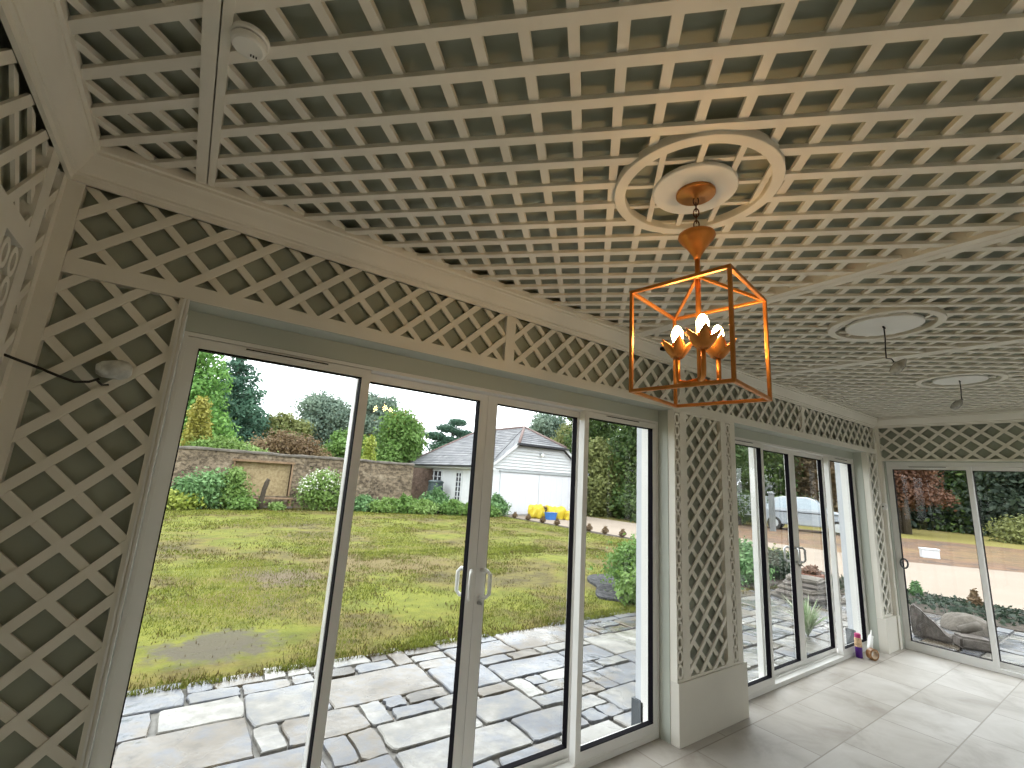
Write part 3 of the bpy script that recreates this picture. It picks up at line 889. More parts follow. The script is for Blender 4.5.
def petal(mb, base, ang, L=0.062, W=0.034, tilt0=0.95, tilt1=0.25):
    """pointed, cupped petal rising outwards from the base"""
    nu, nv = 7, 5
    vs, fs = [], []
    for i in range(nu):
        u = i / (nu - 1)
        wd = W * math.sin(PI * min(1, 0.12 + 0.88 * u) ** 0.85) * 0.5 if u < 1 else 0
        rad = 0.007 + 0.043 * math.sin(u * PI * 0.5) ** 0.8 + (0.010 * max(0, u - .7) * 3.3)
        zz = L * (u ** 1.15) * 0.95
        for j in range(nv):
            s = (j / (nv - 1) - 0.5) * 2
            cup = 0.35 * (wd ** 2) / max(W, 1e-4) * (s * s) * 4
            r = rad - cup
            vs.append(Vector((r * math.cos(ang) - s * wd * math.sin(ang), r * math.sin(ang) + s * wd * math.cos(ang), zz)) + Vector(base))
    for i in range(nu - 1):
        for j in range(nv - 1):
            a = i * nv + j
            fs.append((a, a + 1, a + nv + 1, a + nv))
    mb.add(vs, fs)
# three candle arms: one towards the camera, one to each side
vd = math.atan2(LY, LX)
for k, off in enumerate((PI + 0.15, PI + 0.15 + 2 * PI / 3, PI + 0.15 - 2 * PI / 3)):
    a = vd + off
    R = 0.072
    x, y = R * math.cos(a), R * math.sin(a)
    zf = 2.030 - ZC
    arm = MB(); arm.smooth = True
    zs = 1.950 - ZC
    arm.tube([(0, 0, zs - 0.004), (x * .6, y * .6, zs - 0.010), (x * .95, y * .95, zs - 0.004), (x, y, zs + 0.01), (x, y, zf)], 0.0075, 10)
    ar = arm.build('candle_arm', M['gold'], lan)
    pt = MB(); pt.smooth = True
    for q in range(6):
        petal(pt, (x, y, zf - 0.006), a + q * PI / 3, L=0.064 if q % 2 else 0.072, W=0.050)
    fl = pt.build('lotus_cup', M['gold'], ar)
    sd = fl.modifiers.new('thick', 'SOLIDIFY'); sd.thickness = 0.0016
    bl = MB(); bl.smooth = True
    z0 = zf + 0.030
    bl.lathe([(0.010, z0), (0.011, z0 + 0.014), (0.016, z0 + 0.030), (0.019, z0 + 0.044), (0.0175, z0 + 0.058), (0.012, z0 + 0.070), (0.006, z0 + 0.077), (0, z0 + 0.079)], c=(x, y, 0), seg=20)
    tag(bl.build('bulb', M['bulb'], ar), 'lit candle bulb')

# loose wires with wrapped fittings below the other two roses
def loose_wire(label, x, y, drop, sx, sy):
    o = tag(empty('hanging_wire', (x, y, ZC)), label, 'wire')
    mb = MB(); mb.smooth = True
    mb.tube([(0, 0, -0.010), (0.002, 0, -0.08), (0.0, 0.004, -0.15), (0.006, 0.006, -0.2), (sx * .4, sy * .4, -drop * .82), (sx * .6, sy * .6, -drop * .9)], 0.0035, 8)
    mb.tube([(-0.014, 0, -0.014), (0.018, 0, -0.016)], 0.005, 8)
    mb.build('cable', M['cable'], o)
    bg = MB(); bg.smooth = True
    pr = [(0, -0.055), (0.018, -0.05), (0.028, -0.02), (0.026, 0.012), (0.014, 0.035), (0.006, 0.05), (0, 0.052)]
    mt = Matrix.Rotation(0.75, 4, 'X')
    bg.lathe(pr, c=(sx, sy, -drop), seg=16, mtx=mt)
    b = bg.build('plastic_wrap', M['clearbag'], o)
    tag(b, 'crinkled translucent plastic wrap')
loose_wire('black wire with a plastic wrapped end hanging from the second ceiling ring', 3.20, 0.835, 0.255, 0.012, -0.045)
loose_wire('short black wire hanging from the farthest ceiling ring', 5.02, 0.86, 0.20, -0.01, 0.03)

# wall light wire in a plastic bag on the left trellis
o = tag(empty('wall_wire', (-0.24, YF - 0.01, 1.87)), 'black cable with a white plastic wrapped end on the left trellis panel', 'wire')
mb = MB(); mb.smooth = True
P0 = Vector((-0.24, YF - 0.01, 1.87))
pts = [(-0.53, 1.95, 1.885), (-0.475, 1.975, 1.868), (-0.42, 1.998, 1.852), (-0.37, 2.0, 1.834), (-0.33, 1.998, 1.822), (-0.295, 1.996, 1.828), (-0.272, 1.994, 1.842)]
mb.tube([Vector(p) - P0 for p in pts], 0.0042, 8)
mb.tube([Vector(p) - P0 for p in [(-0.28, 1.994, 1.838), (-0.262, 1.992, 1.822), (-0.245, 1.990, 1.826)]], 0.0035, 8)
mb.build('cable', M['cable'], o)
bg = MB(); bg.smooth = True
bg.lathe([(0, -0.045), (0.016, -0.043), (0.027, -0.028), (0.031, -0.005), (0.034, 0.020), (0.028, 0.038), (0.016, 0.048), (0, 0.050)], mtx=Matrix.Rotation(PI / 2 - 0.12, 4, 'Y'), c=(-0.003, -0.014, 0.008), seg=16)
tag(bg.build('plastic_wrap', mat('milky plastic', (0.55, 0.57, 0.55), 0.35, var=0.25, scale=25, bump=0.4), o), 'milky white plastic wrap')

# ------------------------------------------------------------------ things left on the floor
can = tag(empty('spray_can', (6.12, 2.108, 0)), 'purple aerosol can with pink cap on the floor in the far corner', 'spray can')
mb = MB(); mb.smooth = True; mb.lathe([(0, 0.0), (0.029, 0.0), (0.0315, 0.004), (0.0315, 0.125)], seg=24); mb.build('body', M['purple'], can)
mb = MB(); mb.smooth = True; mb.lathe([(0.0327, 0.105), (0.0327, 0.182), (0.026, 0.196), (0, 0.199)], seg=24); tag(mb.build('label_band', M['canlabel'], can), 'pale orange patterned band')
mb = MB(); mb.lathe([(0, 0.19), (0.028, 0.19), (0.028, 0.225), (0.022, 0.235), (0, 0.235)], seg=24); tag(mb.build('cap', M['pink'], can), 'pink cap')
tp = tag(empty('tape_roll', (6.17, 2.005, 0), 0.0), 'roll of brown parcel tape lying beside the purple can', 'tape')
mt = Matrix.Rotation(PI / 2, 4, 'X') @ Matrix.Rotation(0.0, 4, 'Y')
mt = Matrix.Rotation(-0.45, 4, 'Z') @ Matrix.Rotation(PI / 2, 4, 'X')
mb = MB(); mb.smooth = False
mb.lathe([(0.040, -0.024), (0.056, -0.024), (0.056, 0.024), (0.040, 0.024), (0.040, -0.024)], mtx=mt, c=(0, 0, 0.056), seg=32); mb.build('tape', M['tape'], tp)
mb = MB(); mb.lathe([(0.037, -0.0245), (0.040, -0.0245), (0.040, 0.0245), (0.037, 0.0245), (0.037, -0.0245)], mtx=mt, c=(0, 0, 0.056), seg=32); tag(mb.build('core', M['card'], tp), 'pale cardboard core')
tb = tag(empty('sealant_tube', (6.33, 2.085, 0)), 'white sealant tube leaning behind the roll of tape', 'tube')
mb = MB(); mb.smooth = True
d = Vector((0.17, 0.025, 0.17)).normalized()
mb.tube([Vector((-0.04, -0.015, 0.028)), Vector((-0.04, -0.015, 0.028)) + d * 0.20], 0.024, 18)
mb.build('barrel', M['white_plastic'], tb)
mb = MB(); mb.smooth = True
e = Vector((-0.04, -0.015, 0.028)) + d * 0.20
mb.tube([e, e + d * 0.012, e + d * 0.075], [0.012, 0.011, 0.004], 14)
mb.build('nozzle', M['white_plastic'], tb)
#OUTDOOR_BEGIN
# ------------------------------------------------------------------ outdoors: ground
GZ = -0.12
def slab(name, x0, x1, y0, y1, z0, z1, m, label, cat):
    b = MB(); b.box(x0, x1, y0, y1, z0, z1)
    return struct(b.build(name, m), label, cat)
slab('field', -60, 95, -60, 95, -0.5, GZ - 0.06, M['field'], 'rough yellowish grass field beyond the drive', 'field')
b = MB(); _o = [(12.45, -40), (34, -40), (34, -13), (24, -1), (20.5, 2.5), (18.5, 5.0), (18.5, 19.4), (12.45, 19.4)]
b.prism([(x, y, -0.4) for x, y in _o], [(x, y, GZ) for x, y in _o])
struct(b.build('drive', M['drive']), 'pale gravel drive running past the garage', 'drive')
slab('patio_bed', -4, 10.3, -8, 4.55, -0.4, GZ + 0.006, M['mortar'], 'mortar bedding of the paved terrace', 'patio')
slab('drive_edge_soil', 12.42, 12.85, 4.9, 18.8, -0.4, GZ + 0.03, M['soil'], 'strip of dark soil between the lawn and the drive', 'soil strip')
slab('border_soil', 10.3, 12.42, -8, 4.9, -0.4, GZ + 0.025, M['soil'], 'dark planting bed between the paved terrace and the drive', 'soil')
slab('bed_soil', 8.9, 12.42, 4.62, 6.3, -0.3, GZ + 0.07, M['soil'], 'dark planting bed at the corner of the lawn beyond the second door', 'soil')
slab('rear_terrace', -6, 12, -9, -1.2, -0.4, GZ - 0.004, M['drive'], 'pale gravel behind the house', 'gravel')
# reddish fallen leaves under the maple
def blob_patch(name, cx, cy, rx, ry, z, m, label, cat, n=48, seed=1, kind='stuff', rot=0.0):
    r = random.Random(seed); ph = [r.uniform(0, 6.28) for _ in range(5)]
    top = []
    for k in range(n):
        t = 2 * PI * k / n
        s = 1 + sum(0.07 * math.sin((j + 2) * t + ph[j]) for j in range(5)) * 0.8
        u_, v_ = rx * s * math.cos(t), ry * s * math.sin(t)
        top.append((cx + u_ * math.cos(rot) - v_ * math.sin(rot), cy + u_ * math.sin(rot) + v_ * math.cos(rot), z))
    b = MB(); b.prism([(x, y, z - 0.05) for x, y, _ in top], top)
    return tag(b.build(name, m), label, cat, kind=kind)
blob_patch('fallen_leaves', 26.0, 5.0, 7.0, 11.0, GZ - 0.045, M['litter'], 'reddish fallen leaves on the grass beyond the drive under the maple', 'leaves', rot=0.4)

# lawn with a slightly uneven surface
nx, ny = 70, 68
vs, fs = [], []
for j in range(ny + 1):
    for i in range(nx + 1):
        x = -22 + (12.42 + 22) * i / nx; y = 4.52 + (21.0 - 4.52) * j / ny
        e = 0.05 * noise.noise(Vector((x * 1.7, 3.1, 0))) if j == 0 else 0
        z = GZ + 0.035 + 0.018 * noise.noise(Vector((x * .6, y * .6, 0))) - (0.05 if j == 0 else 0)
        vs.append((x, y + e - (0.03 if j == 0 else 0), z))
for j in range(ny):
    for i in range(nx):
        a = j * (nx + 1) + i
        fs.append((a, a + 1, a + nx + 2, a + nx + 1))
b = MB(); b.smooth = True; b.add(vs, fs)
lo = struct(b.build('lawn', M['lawn']), 'patchy green and brown lawn outside the first door', 'lawn')

# blades of grass on the part of the lawn the doors look onto
def blades(n, y0, y1, h, wdt, seed):
    g = np.random.default_rng(seed)
    y = y0 + (y1 - y0) * g.random(n) ** 1.5
    x = -1.2 + (np.minimum(12.35, 2.2 * y + 1.5) + 1.2) * g.random(n)
    dens = np.array([noise.noise(Vector((a * .55, b * .55, 4.0))) + 0.6 * noise.noise(Vector((a * 1.9, b * 1.9, 9.0))) for a, b in zip(x, y)])
    bare = np.exp(-(((x - 0.55) / 0.75) ** 2 + ((y - 5.3) / 0.5) ** 2))
    dens = dens - 0.9 * bare
    keep = g.random(n) < np.clip(0.55 + 1.5 * dens, 0.02, 1)
    x, y, dens = x[keep], y[keep], dens[keep]; n = len(x)
    hh = h * (0.45 + 0.9 * g.random(n)); an = g.random(n) * 2 * PI; ln = (g.random(n) - 0.5) * 1.1; l2 = (g.random(n) - .5) * 1.1
    sc = 1 + (y - 4.5) * 0.10
    hh *= np.sqrt(sc); ww = wdt * sc
    V = np.zeros((n, 3, 3)); z = GZ + 0.025
    V[:, 0] = np.c_[x - ww * np.cos(an), y - ww * np.sin(an), np.full(n, z)]
    V[:, 1] = np.c_[x + ww * np.cos(an), y + ww * np.sin(an), np.full(n, z)]
    V[:, 2] = np.c_[x + ln * hh, y + l2 * hh, z + hh]
    fine = np.array([noise.noise(Vector((a * 7, b * 7, 2.0))) for a, b in zip(x, y)])
    tone = np.clip(0.42 + 1.2 * dens + 0.6 * fine + (g.random(n) - 0.5) * 0.6, 0, 1)
    return V, tone
Va, ta = blades(150000, 4.5, 10, 0.036, 0.0058, 3)
Vb, tb_ = blades(90000, 9, 20.4, 0.034, 0.0065, 4)
tag(mesh_quads('grass', np.concatenate([Va, Vb]), np.concatenate([ta, tb_]), L['grassblade'], nv=3), 'short green grass blades growing over the lawn', 'grass', kind='stuff')

# ------------------------------------------------------------------ paved terrace: random rectangular riven slabs
def paving(name, x0, x1, y0, y1, cell, label, seed, ragged=False):
    r = random.Random(seed)
    nx, ny = int(round((x1 - x0) / cell)), int(round((y1 - y0) / cell))
    occ = [[False] * ny for _ in range(nx)]
    b = MB()
    sizes = [(3, 2), (2, 3), (2, 2), (3, 3), (4, 3), (5, 3), (2, 1), (1, 2), (4, 2), (3, 2), (5, 2), (2, 1), (1, 1)]
    for i in range(nx):
        for j in range(ny):
            if occ[i][j]: continue
            r.shuffle(sizes)
            for (w, h) in sizes + [(1, 1)]:
                if i + w <= nx and j + h <= ny and all(not occ[i + a][j + c] for a in range(w) for c in range(h)):
                    break
            for a in range(w):
                for c in range(h): occ[i + a][j + c] = True
            g = r.uniform(0.006, 0.016)
            X0, X1, Y0, Y1 = x0 + i * cell + g, x0 + (i + w) * cell - g, y0 + j * cell + g, y0 + (j + h) * cell - g
            if ragged and j + h == ny: Y1 += r.uniform(-0.02, 0.10)
            jt = lambda: r.uniform(-0.012, 0.012)
            # outline with knocked-off corners and wavy edges
            pts = []
            for (ax, ay, bx, by) in ((X0, Y0, X1, Y0), (X1, Y0, X1, Y1), (X1, Y1, X0, Y1), (X0, Y1, X0, Y0)):
                ln = math.hypot(bx - ax, by - ay); ch = min(0.03, 0.12 * ln)
                for t in (ch / ln * r.uniform(.3, 1), 0.35, 0.65, 1 - ch / ln * r.uniform(.3, 1)):
                    pts.append((ax + (bx - ax) * t + jt(), ay + (by - ay) * t + jt()))
            z = GZ + 0.03 + r.uniform(-0.004, 0.006)
            sxx, syy = r.uniform(-0.006, 0.006), r.uniform(-0.006, 0.006)
            cx, cy_ = (X0 + X1) / 2, (Y0 + Y1) / 2
            zz = lambda p: z + sxx * (p[0] - cx) + syy * (p[1] - cy_)
            b.t = min(1, max(0, r.gauss(0.55, 0.25)))
            n = len(pts)
            low = [(p[0], p[1], GZ - 0.02) for p in pts]
            mid = [(p[0], p[1], zz(p) - 0.007) for p in pts]
            up = [(cx + (p[0] - cx) * 0.975, cy_ + (p[1] - cy_) * 0.975, zz(p)) for p in pts]
            b.add(low + mid + up, [tuple(range(2 * n, 3 * n))] + [(k, (k + 1) % n, (k + 1) % n + n, k + n) for k in range(n)] + [(k + n, (k + 1) % n + n, (k + 1) % n + 2 * n, k + 2 * n) for k in range(n)])
    return struct(b.build(name, M['paver']), label, 'patio')
paving('patio', -3.0, 10.2, 2.29, 4.55, 0.1738, 'terrace of wet irregular stone slabs outside the first door', 5, True)
paving('patio_side', 7.15, 10.2, -6.2, 2.29, 0.18, 'wet stone terrace outside the far end door', 9)

# ------------------------------------------------------------------ foliage
def leaves(blobs, n, size, seed, aspect=1.7, shell=0.45, droop=0.0, loose=0.14):
    g = np.random.default_rng(seed)
    B = np.array(blobs, float)
    wgt = (B[:, 3] * B[:, 4] * B[:, 5]) ** (2 / 3); wgt /= wgt.sum()
    idx = g.choice(len(B), n, p=wgt)
    d = g.normal(size=(n, 3)); d /= np.linalg.norm(d, axis=1)[:, None]
    rr = shell + (1 - shell) * g.random(n) ** 0.6
    rr *= 1 + loose * g.normal(size=n)
    P = B[idx, :3] + d * B[idx, 3:6] * rr[:, None]
    nrm = d + g.normal(size=(n, 3)) * 0.8 + np.array([0, 0, 0.35])
    nrm /= np.linalg.norm(nrm, axis=1)[:, None]
    a = np.cross(nrm, g.normal(size=(n, 3))); a /= np.linalg.norm(a, axis=1)[:, None]
    a[:, 2] -= droop; a /= np.linalg.norm(a, axis=1)[:, None]
    b = np.cross(nrm, a)
    s = size * (0.55 + 0.9 * g.random(n))
    V = np.zeros((n, 4, 3))
    V[:, 0] = P - a * (s * aspect / 2)[:, None]
    V[:, 1] = P + b * (s / 2)[:, None] - a * (s * 0.1)[:, None]
    V[:, 2] = P + a * (s * aspect / 2)[:, None]
    V[:, 3] = P - b * (s / 2)[:, None] - a * (s * 0.1)[:, None]
    bt = g.random(len(B))
    tone = np.clip(0.25 + 0.35 * bt[idx] + 0.4 * g.random(n), 0, 1)
    return V, tone

def crown(h0, h1, r, n, seed, dome=1.0):
    """clustered blobs of a broadleaf crown between heights h0 and h1"""
    g = random.Random(seed); out = []
    for i in range(n):
        u = (i + 0.5) / n
        z = h0 + (h1 - h0) * (0.08 + 0.84 * u)
        prof = math.sin(PI * min(1, max(0.0, 0.12 + 0.80 * u) ** dome)) * 0.8 + 0.15
        a = i * 2.4 + g.uniform(-.5, .5); q = r * prof * g.uniform(0.25, 0.8)
        s = r * g.uniform(0.28, 0.48)
        out.append((q * math.cos(a), q * math.sin(a), min(z, h1 - s * 0.6), s, s, s * g.uniform(.65, .9)))
    out.append((0, 0, (h0 + h1) / 2, r * .6, r * .6, (h1 - h0) * .4))
    return out

def tree(name, label, cat, loc, blobs, n, size, lm, trunk_r, trunk_h, seed, group=None, aspect=1.6, droop=0.0, shell=0.45, trunks=1):
    o = tag(empty(name, loc), label, cat, group)
    big = size > 0.115
    V, t = leaves(blobs, int(n * (2.3 if big else 1.5)), size * (0.62 if big else 0.8), seed, aspect, shell, droop, 0.20 if big else 0.26)
    mesh_quads('foliage', V, t, lm, o)
    if trunk_r:
        g = random.Random(seed); b = MB(); b.smooth = True
        for k in range(trunks):
            ox, oy = (g.uniform(-.8, .8), g.uniform(-.8, .8)) if trunks > 1 else (0, 0)
            b.tube([(ox, oy, -0.1), (ox + .03, oy, trunk_h * .3), (ox - 0.04, oy + .04, trunk_h * .6), (ox + .02, oy, trunk_h)], [trunk_r * 1.25, trunk_r, trunk_r * .8, trunk_r * .4], 10)
            for q in range(0 if name in ('conifer', 'evergreen', 'pine') else 7):
                a = q * 2.4 + g.random(); z = trunk_h * (0.3 + 0.06 * q); ln = trunk_h * g.uniform(.10, .2)
                b.tube([(ox, oy, z), (ox + ln * .5 * math.cos(a), oy + ln * .5 * math.sin(a), z + ln * .3), (ox + ln * math.cos(a), oy + ln * math.sin(a), z + ln * .75)], [trunk_r * .45, trunk_r * .3, trunk_r * .12], 6)
        b.build('trunk', M['bark'], o)
    return o

def cedar_blobs(h, r, n, seed, base=0.12, flat=0.22):
    g = random.Random(seed); out = []
    for i in range(n):
        u = base + (1 - base) * (i / n)
        q = r * (1 - u) ** 0.6
        k = max(3, int(7 * (1 - u)) + 2)
        for j in range(k):
            a = 2 * PI * j / k + g.uniform(-.4, .4) + i
            rad = q * g.uniform(.35, .8)
            s = max(0.25, q * g.uniform(.38, .55))
            out.append((rad * math.cos(a), rad * math.sin(a), h * u - rad * 0.10, s, s, max(.12, s * flat * 1.6)))
        out.append((0, 0, h * u, max(.2, q * .45), max(.2, q * .45), h / n * .8))
    return out

G0 = GZ - 0.05
# beyond the garden wall, from left to right
tree('conifer', 'tall dark blue green conifer left of the pane, behind the garden wall', 'tree', (1.9, 34, G0), cedar_blobs(9.1, 3.3, 15, 3, base=0.05, flat=0.42), 21000, 0.20, L['conifer'], 0.25, 8.4, 3, aspect=2.2, droop=0.35)
tree('conifer', 'brighter green conifer at the left edge of the first pane before the dark conifer', 'tree', (-0.15, 30.5, G0), cedar_blobs(9.6, 2.6, 14, 8, base=0.05, flat=0.55), 17000, 0.19, L['cedar'], 0.2, 7.6, 8, aspect=1.9, droop=0.3)
tree('conifer', 'golden yellow conifer at the left edge of the first pane above the garden wall', 'tree', (0.25, 25, G0), cedar_blobs(4.6, 1.0, 11, 12, flat=1.0), 6500, 0.13, L['gold'], 0.1, 4.0, 12, aspect=2.0, droop=0.3)
tree('bush', 'light green spreading bush showing above the garden wall beside the golden conifer', 'bush', (1.5, 24.2, G0), [(-0.9, 0, 2.2, .7, .6, .5), (-.2, 0, 2.35, .8, .6, .55), (.6, 0, 2.15, .8, .6, .5), (1.3, 0, 1.95, .7, .6, .45), (0.1, 0, 1.3, 1.4, .7, 1.2)], 5200, 0.12, L['bright'], 0.06, 2.0, 13)
tree('bush', 'brownish bush showing above the wall panel', 'bush', (4.4, 26.6, G0), [(-1.2, 0, 2.4, .8, .7, .7), (-.3, 0, 2.8, .9, .7, .75), (.7, 0, 2.7, .9, .7, .7), (1.5, 0, 2.2, .8, .7, .6), (0, 0, 1.4, 1.7, .8, 1.2)], 5600, 0.13, L['brown'], 0.06, 2.0, 14)
tree('tree', 'airy grey green tree against the sky in the first pane', 'tree', (8.3, 37.5, G0), crown(2.0, 7.5, 2.7, 15, 21), 9000, 0.22, L['bluegreen'], 0.2, 6.0, 21, shell=0.5)
tree('tree', 'olive tree standing left of the first mullion, lower than the airy tree', 'tree', (5.2, 35, G0), crown(1.5, 5.3, 2.0, 11, 22), 6500, 0.21, L['olive'], 0.16, 4.2, 22)
tree('tree', 'rounded mid green tree just left of the first mullion behind the wall', 'tree', (7.6, 27.5, G0), crown(0.8, 4.2, 1.7, 11, 23), 6500, 0.17, L['mid'], 0.14, 3.2, 23)
tree('tree', 'tall rounded blue grey tree right of the first mullion', 'tree', (12.4, 38.0, G0), crown(2.5, 8.3, 2.3, 15, 24), 8500, 0.22, L['bluegreen'], 0.22, 6.5, 24)
tree('tree', 'brown tinged tree behind the broad green tree in the second pane', 'tree', (14.6, 37, G0), crown(2, 6.9, 2.0, 12, 27), 6500, 0.21, L['brown'], 0.2, 5.5, 27)
tree('tree', 'broad green tree in the second pane left of the garage roof', 'tree', (11.6, 29.5, G0), crown(0.8, 5.7, 2.4, 16, 25), 11000, 0.19, L['mid'], 0.2, 4.5, 25)
tree('conifer', 'lime green conifer tip right of the first mullion above the wall', 'tree', (8.0, 24.5, G0), cedar_blobs(3.7, 0.7, 8, 31, flat=0.8), 2800, 0.12, L['lime'], 0.08, 3.2, 31)
tree('pine', 'dark layered pine beside the garage roof', 'tree', (20.2, 38.5, G0), [(-1.7, 0, 5.3, 1.0, .8, .4), (-.6, 0, 6.1, 1.1, .8, .4), (.5, 0, 6.8, .9, .8, .35), (1.2, 0, 5.8, 1.2, .8, .4), (0, 0, 5.0, 1.4, 1, .4), (1.9, 0, 5.0, .9, .8, .35), (-.4, 0, 4.2, 2.0, 1.2, .8)], 6500, 0.17, L['conifer'], 0.16, 6.4, 26)
tree('tree', 'grey green tree rising behind the garage roof in the third pane', 'tree', (29.5, 35, G0), crown(2, 8.6, 3.2, 15, 28), 9000, 0.24, L['bluegreen'], 0.25, 6.5, 28)
tree('tree', 'yellow green tree right behind the garage', 'tree', (25.8, 27.5, G0), crown(1, 6.6, 2.7, 14, 29), 8500, 0.20, L['olive'], 0.2, 5, 29)
# beyond the drive
belt = [(23.5, 22.5, 0.1, 9.5, 3.4, 'deep', 'tall dark green tree beyond the drive in the fourth pane, beside the garage'),
        (22.0, 17.0, 0.0, 8.5, 3.2, 'deep', 'large green tree beyond the drive nearest the terrace pillar'),
        (27.5, 17.5, 0.0, 10.5, 3.8, 'deep', 'tall dark green tree behind the trees along the drive'),
        (20.9, 19.9, 0.0, 4.4, 1.7, 'olive', 'small lighter green tree at the edge of the drive in front of the dark trees'),
        (36.5, 24.0, 0.0, 11.0, 4.5, 'deep', 'green tree seen through the second door above the left end of the trailer'),
        (37.5, 19.0, 0.3, 11.0, 4.2, 'deep', 'broad mid green tree behind the trailer'),
        (41.5, 16.6, 0.0, 9.5, 3.0, 'brown', 'bronze leaved tree behind the pale car'),
        (46.5, 15.2, 0.0, 10.0, 3.2, 'brown', 'dark bronze tree behind the nose of the pale car'),
        (56.0, 24.0, 0.0, 12.0, 5.0, 'dark', 'dark tree far behind the trailer'),
        (57.0, 17.0, 0.0, 12.0, 5.0, 'dark', 'dark tree far behind the pale car')]
for i, (x, y, h0, h, r, k, lab) in enumerate(belt):
    tree('tree', lab, 'tree', (x, y, G0), crown(h0, h, r, 20, 40 + i) + [(dx * r * .6, dy * r * .6, 1.0, r * .45, r * .45, 1.1) for dx, dy in ((-1, -.6), (0, -1), (1, -.4), (-.4, .4), (.6, .7))], 13000 if i < 4 else 11000, 0.21 if i < 4 else 0.27, L[k], 0.22, h * .6, 40 + i, shell=0.35)
for i, (x, y, h, r, lab) in enumerate(((48, -5, 12, 5.5, 'unseen dark tree added to darken reflections, far right of the end door'), (46, -14, 12, 5.5, 'unseen dark tree added to darken reflections, second beyond the end door'), (40, -24, 12, 6, 'unseen dark tree added to darken reflections, far out along the drive'),  # out-of-view trees added so the door glass doesn't mirror bare sky
                                       (6, -15, 8, 4.2, 'unseen dark tree added to darken reflections, behind the house opposite the first door'), (13.5, -15, 8, 4.2, 'unseen dark tree added to darken reflections, behind the house opposite the pier'), (22, -16, 9, 5, 'unseen dark tree added to darken reflections, behind the house opposite the second door'), (30, -18, 10, 5.5, 'unseen dark tree added to darken reflections, behind the house near the drive'))):
    tree('tree', lab, 'tree', (x, y, G0), crown(0, h, r, 20, 90 + i) + [(dx * r * .6, dy * r * .6, 1.0, r * .45, r * .45, 1.2) for dx, dy in ((-1, -.6), (0, -1), (1, -.4), (-.4, .4), (.6, .7), (-1, .6))], 7000, 0.4, L['dark'], 0.22, h * .6, 90 + i, shell=0.3)
tree('maple', 'red leaved maple tree seen through the end door', 'tree', (37.5, 9.9, G0), crown(1.5, 8.5, 2.9, 20, 60) + [(-.5, -1.9, 2.2, .9, .9, .5), (.3, 1.2, 2.0, .9, .9, .6), (0, -.6, 2.6, 1.2, 1.2, .8)], 11000, 0.19, L['maple'], 0.17, 6, 60, trunks=3, aspect=1.4)
for i, (x, y, h, r, lab) in enumerate(((50, 12.5, 13, 3.6, 'dark evergreen tree behind the red maple'), (51, 8.6, 14, 3.6, 'dark evergreen tree just right of the red maple'),
                                       (49, 5.2, 13, 3.4, 'dark evergreen tree near the end door mullion, right side'), (52, 1.5, 14, 3.8, 'dark evergreen tree at the right edge of the photo'),
                                       (58, 10.5, 12, 3.8, 'dark evergreen tree far behind the gap right of the maple'))):
    tree('evergreen', lab, 'tree', (x, y, G0), cedar_blobs(h, r * 1.25, 14, 70 + i, base=0.02, flat=0.6), 13000, 0.34, L['dark'] if i != 1 else L['deep'], 0.25, h * .9, 70 + i, aspect=1.8, droop=0.3)
tree('bush', 'rounded green bush on the grass at the right edge of the photo', 'bush', (39.5, 4.9, G0), [(0, 0, .5, 1.3, 1.6, .9), (.3, -1.0, .6, 1.2, 1.4, 1.2)], 3500, 0.16, L['olive'], 0.05, .8, 66)

# ------------------------------------------------------------------ garden wall
gw = tag(empty('garden_wall', (4.0, 21.2, GZ)), 'long weathered stone garden wall at the far side of the lawn', 'wall', kind='structure')
b = MB()
zt_ = 2.0
def wtop(x): return zt_ + 0.012 * math.sin(x * 1.3) + 0.008 * math.sin(x * 3.1)
px0, px1, pz0, pz1 = 1.66, 3.70, 0.36, 1.70
def wallseg(x0, x1, z0, z1, y0=21.0, y1=21.4):
    b.box(x0 - 4.0, x1 - 4.0, y0 - 21.2, y1 - 21.2, z0 - GZ, z1 - GZ)
wallseg(-14, px0, GZ - .2, zt_); wallseg(px1, 9.1, GZ - .2, zt_); wallseg(px0, px1, pz1, zt_); wallseg(px0, px1, GZ - .2, pz0); wallseg(px0, px1, pz0, pz1, 21.22, 21.4)
b.build('masonry', M['oldwall'], gw)
b = MB(); vs = []; n = 60
for i in range(n):
    x = -14 + 23.14 * i / (n - 1); z = wtop(x)
    for (dy, dz) in ((-.26, -.02), (-.22, .05), (0, .09 + .015 * math.sin(x * 5)), (.22, .05), (.26, -.02)):
        vs.append((x - 4, dy, z + dz - GZ))
b.add(vs, [(5 * i + k, 5 * i + k + 1, 5 * (i + 1) + k + 1, 5 * (i + 1) + k) for i in range(n - 1) for k in range(4)] + [(0, 1, 2, 3, 4), tuple(5 * (n - 1) + k for k in range(5))])
b.build('coping', M['coping'], gw)
b = MB(); b.box(px0 - 4, px1 - 4, 0.005, 0.03, pz0 - GZ, pz1 - GZ)
tag(b.build('recessed_panel', M['creambrick'], gw), 'cream coloured recessed panel')
b = MB(); b.box(px0 - 4.12, px1 - 3.9, -0.28, 0.02, pz1 - GZ - 0.04, pz1 - GZ + 0.04); b.box(px0 - 4.06, px0 - 4.0, -.24, .02, pz0 - GZ, pz1 - GZ - .04); b.box(px1 - 4.0, px1 - 3.93, -.24, .02, pz0 - GZ, pz1 - GZ - .04)
tag(b.build('panel_ledge', M['timber'], gw), 'brown ledge over the recessed panel')
b = MB(); b.box(9.1, 12.35, 25.4, 25.8, GZ - .2, 1.95)
struct(b.build('brick_wall', M['redbrick']), 'short reddish wall between the garden wall and the garage', 'wall')

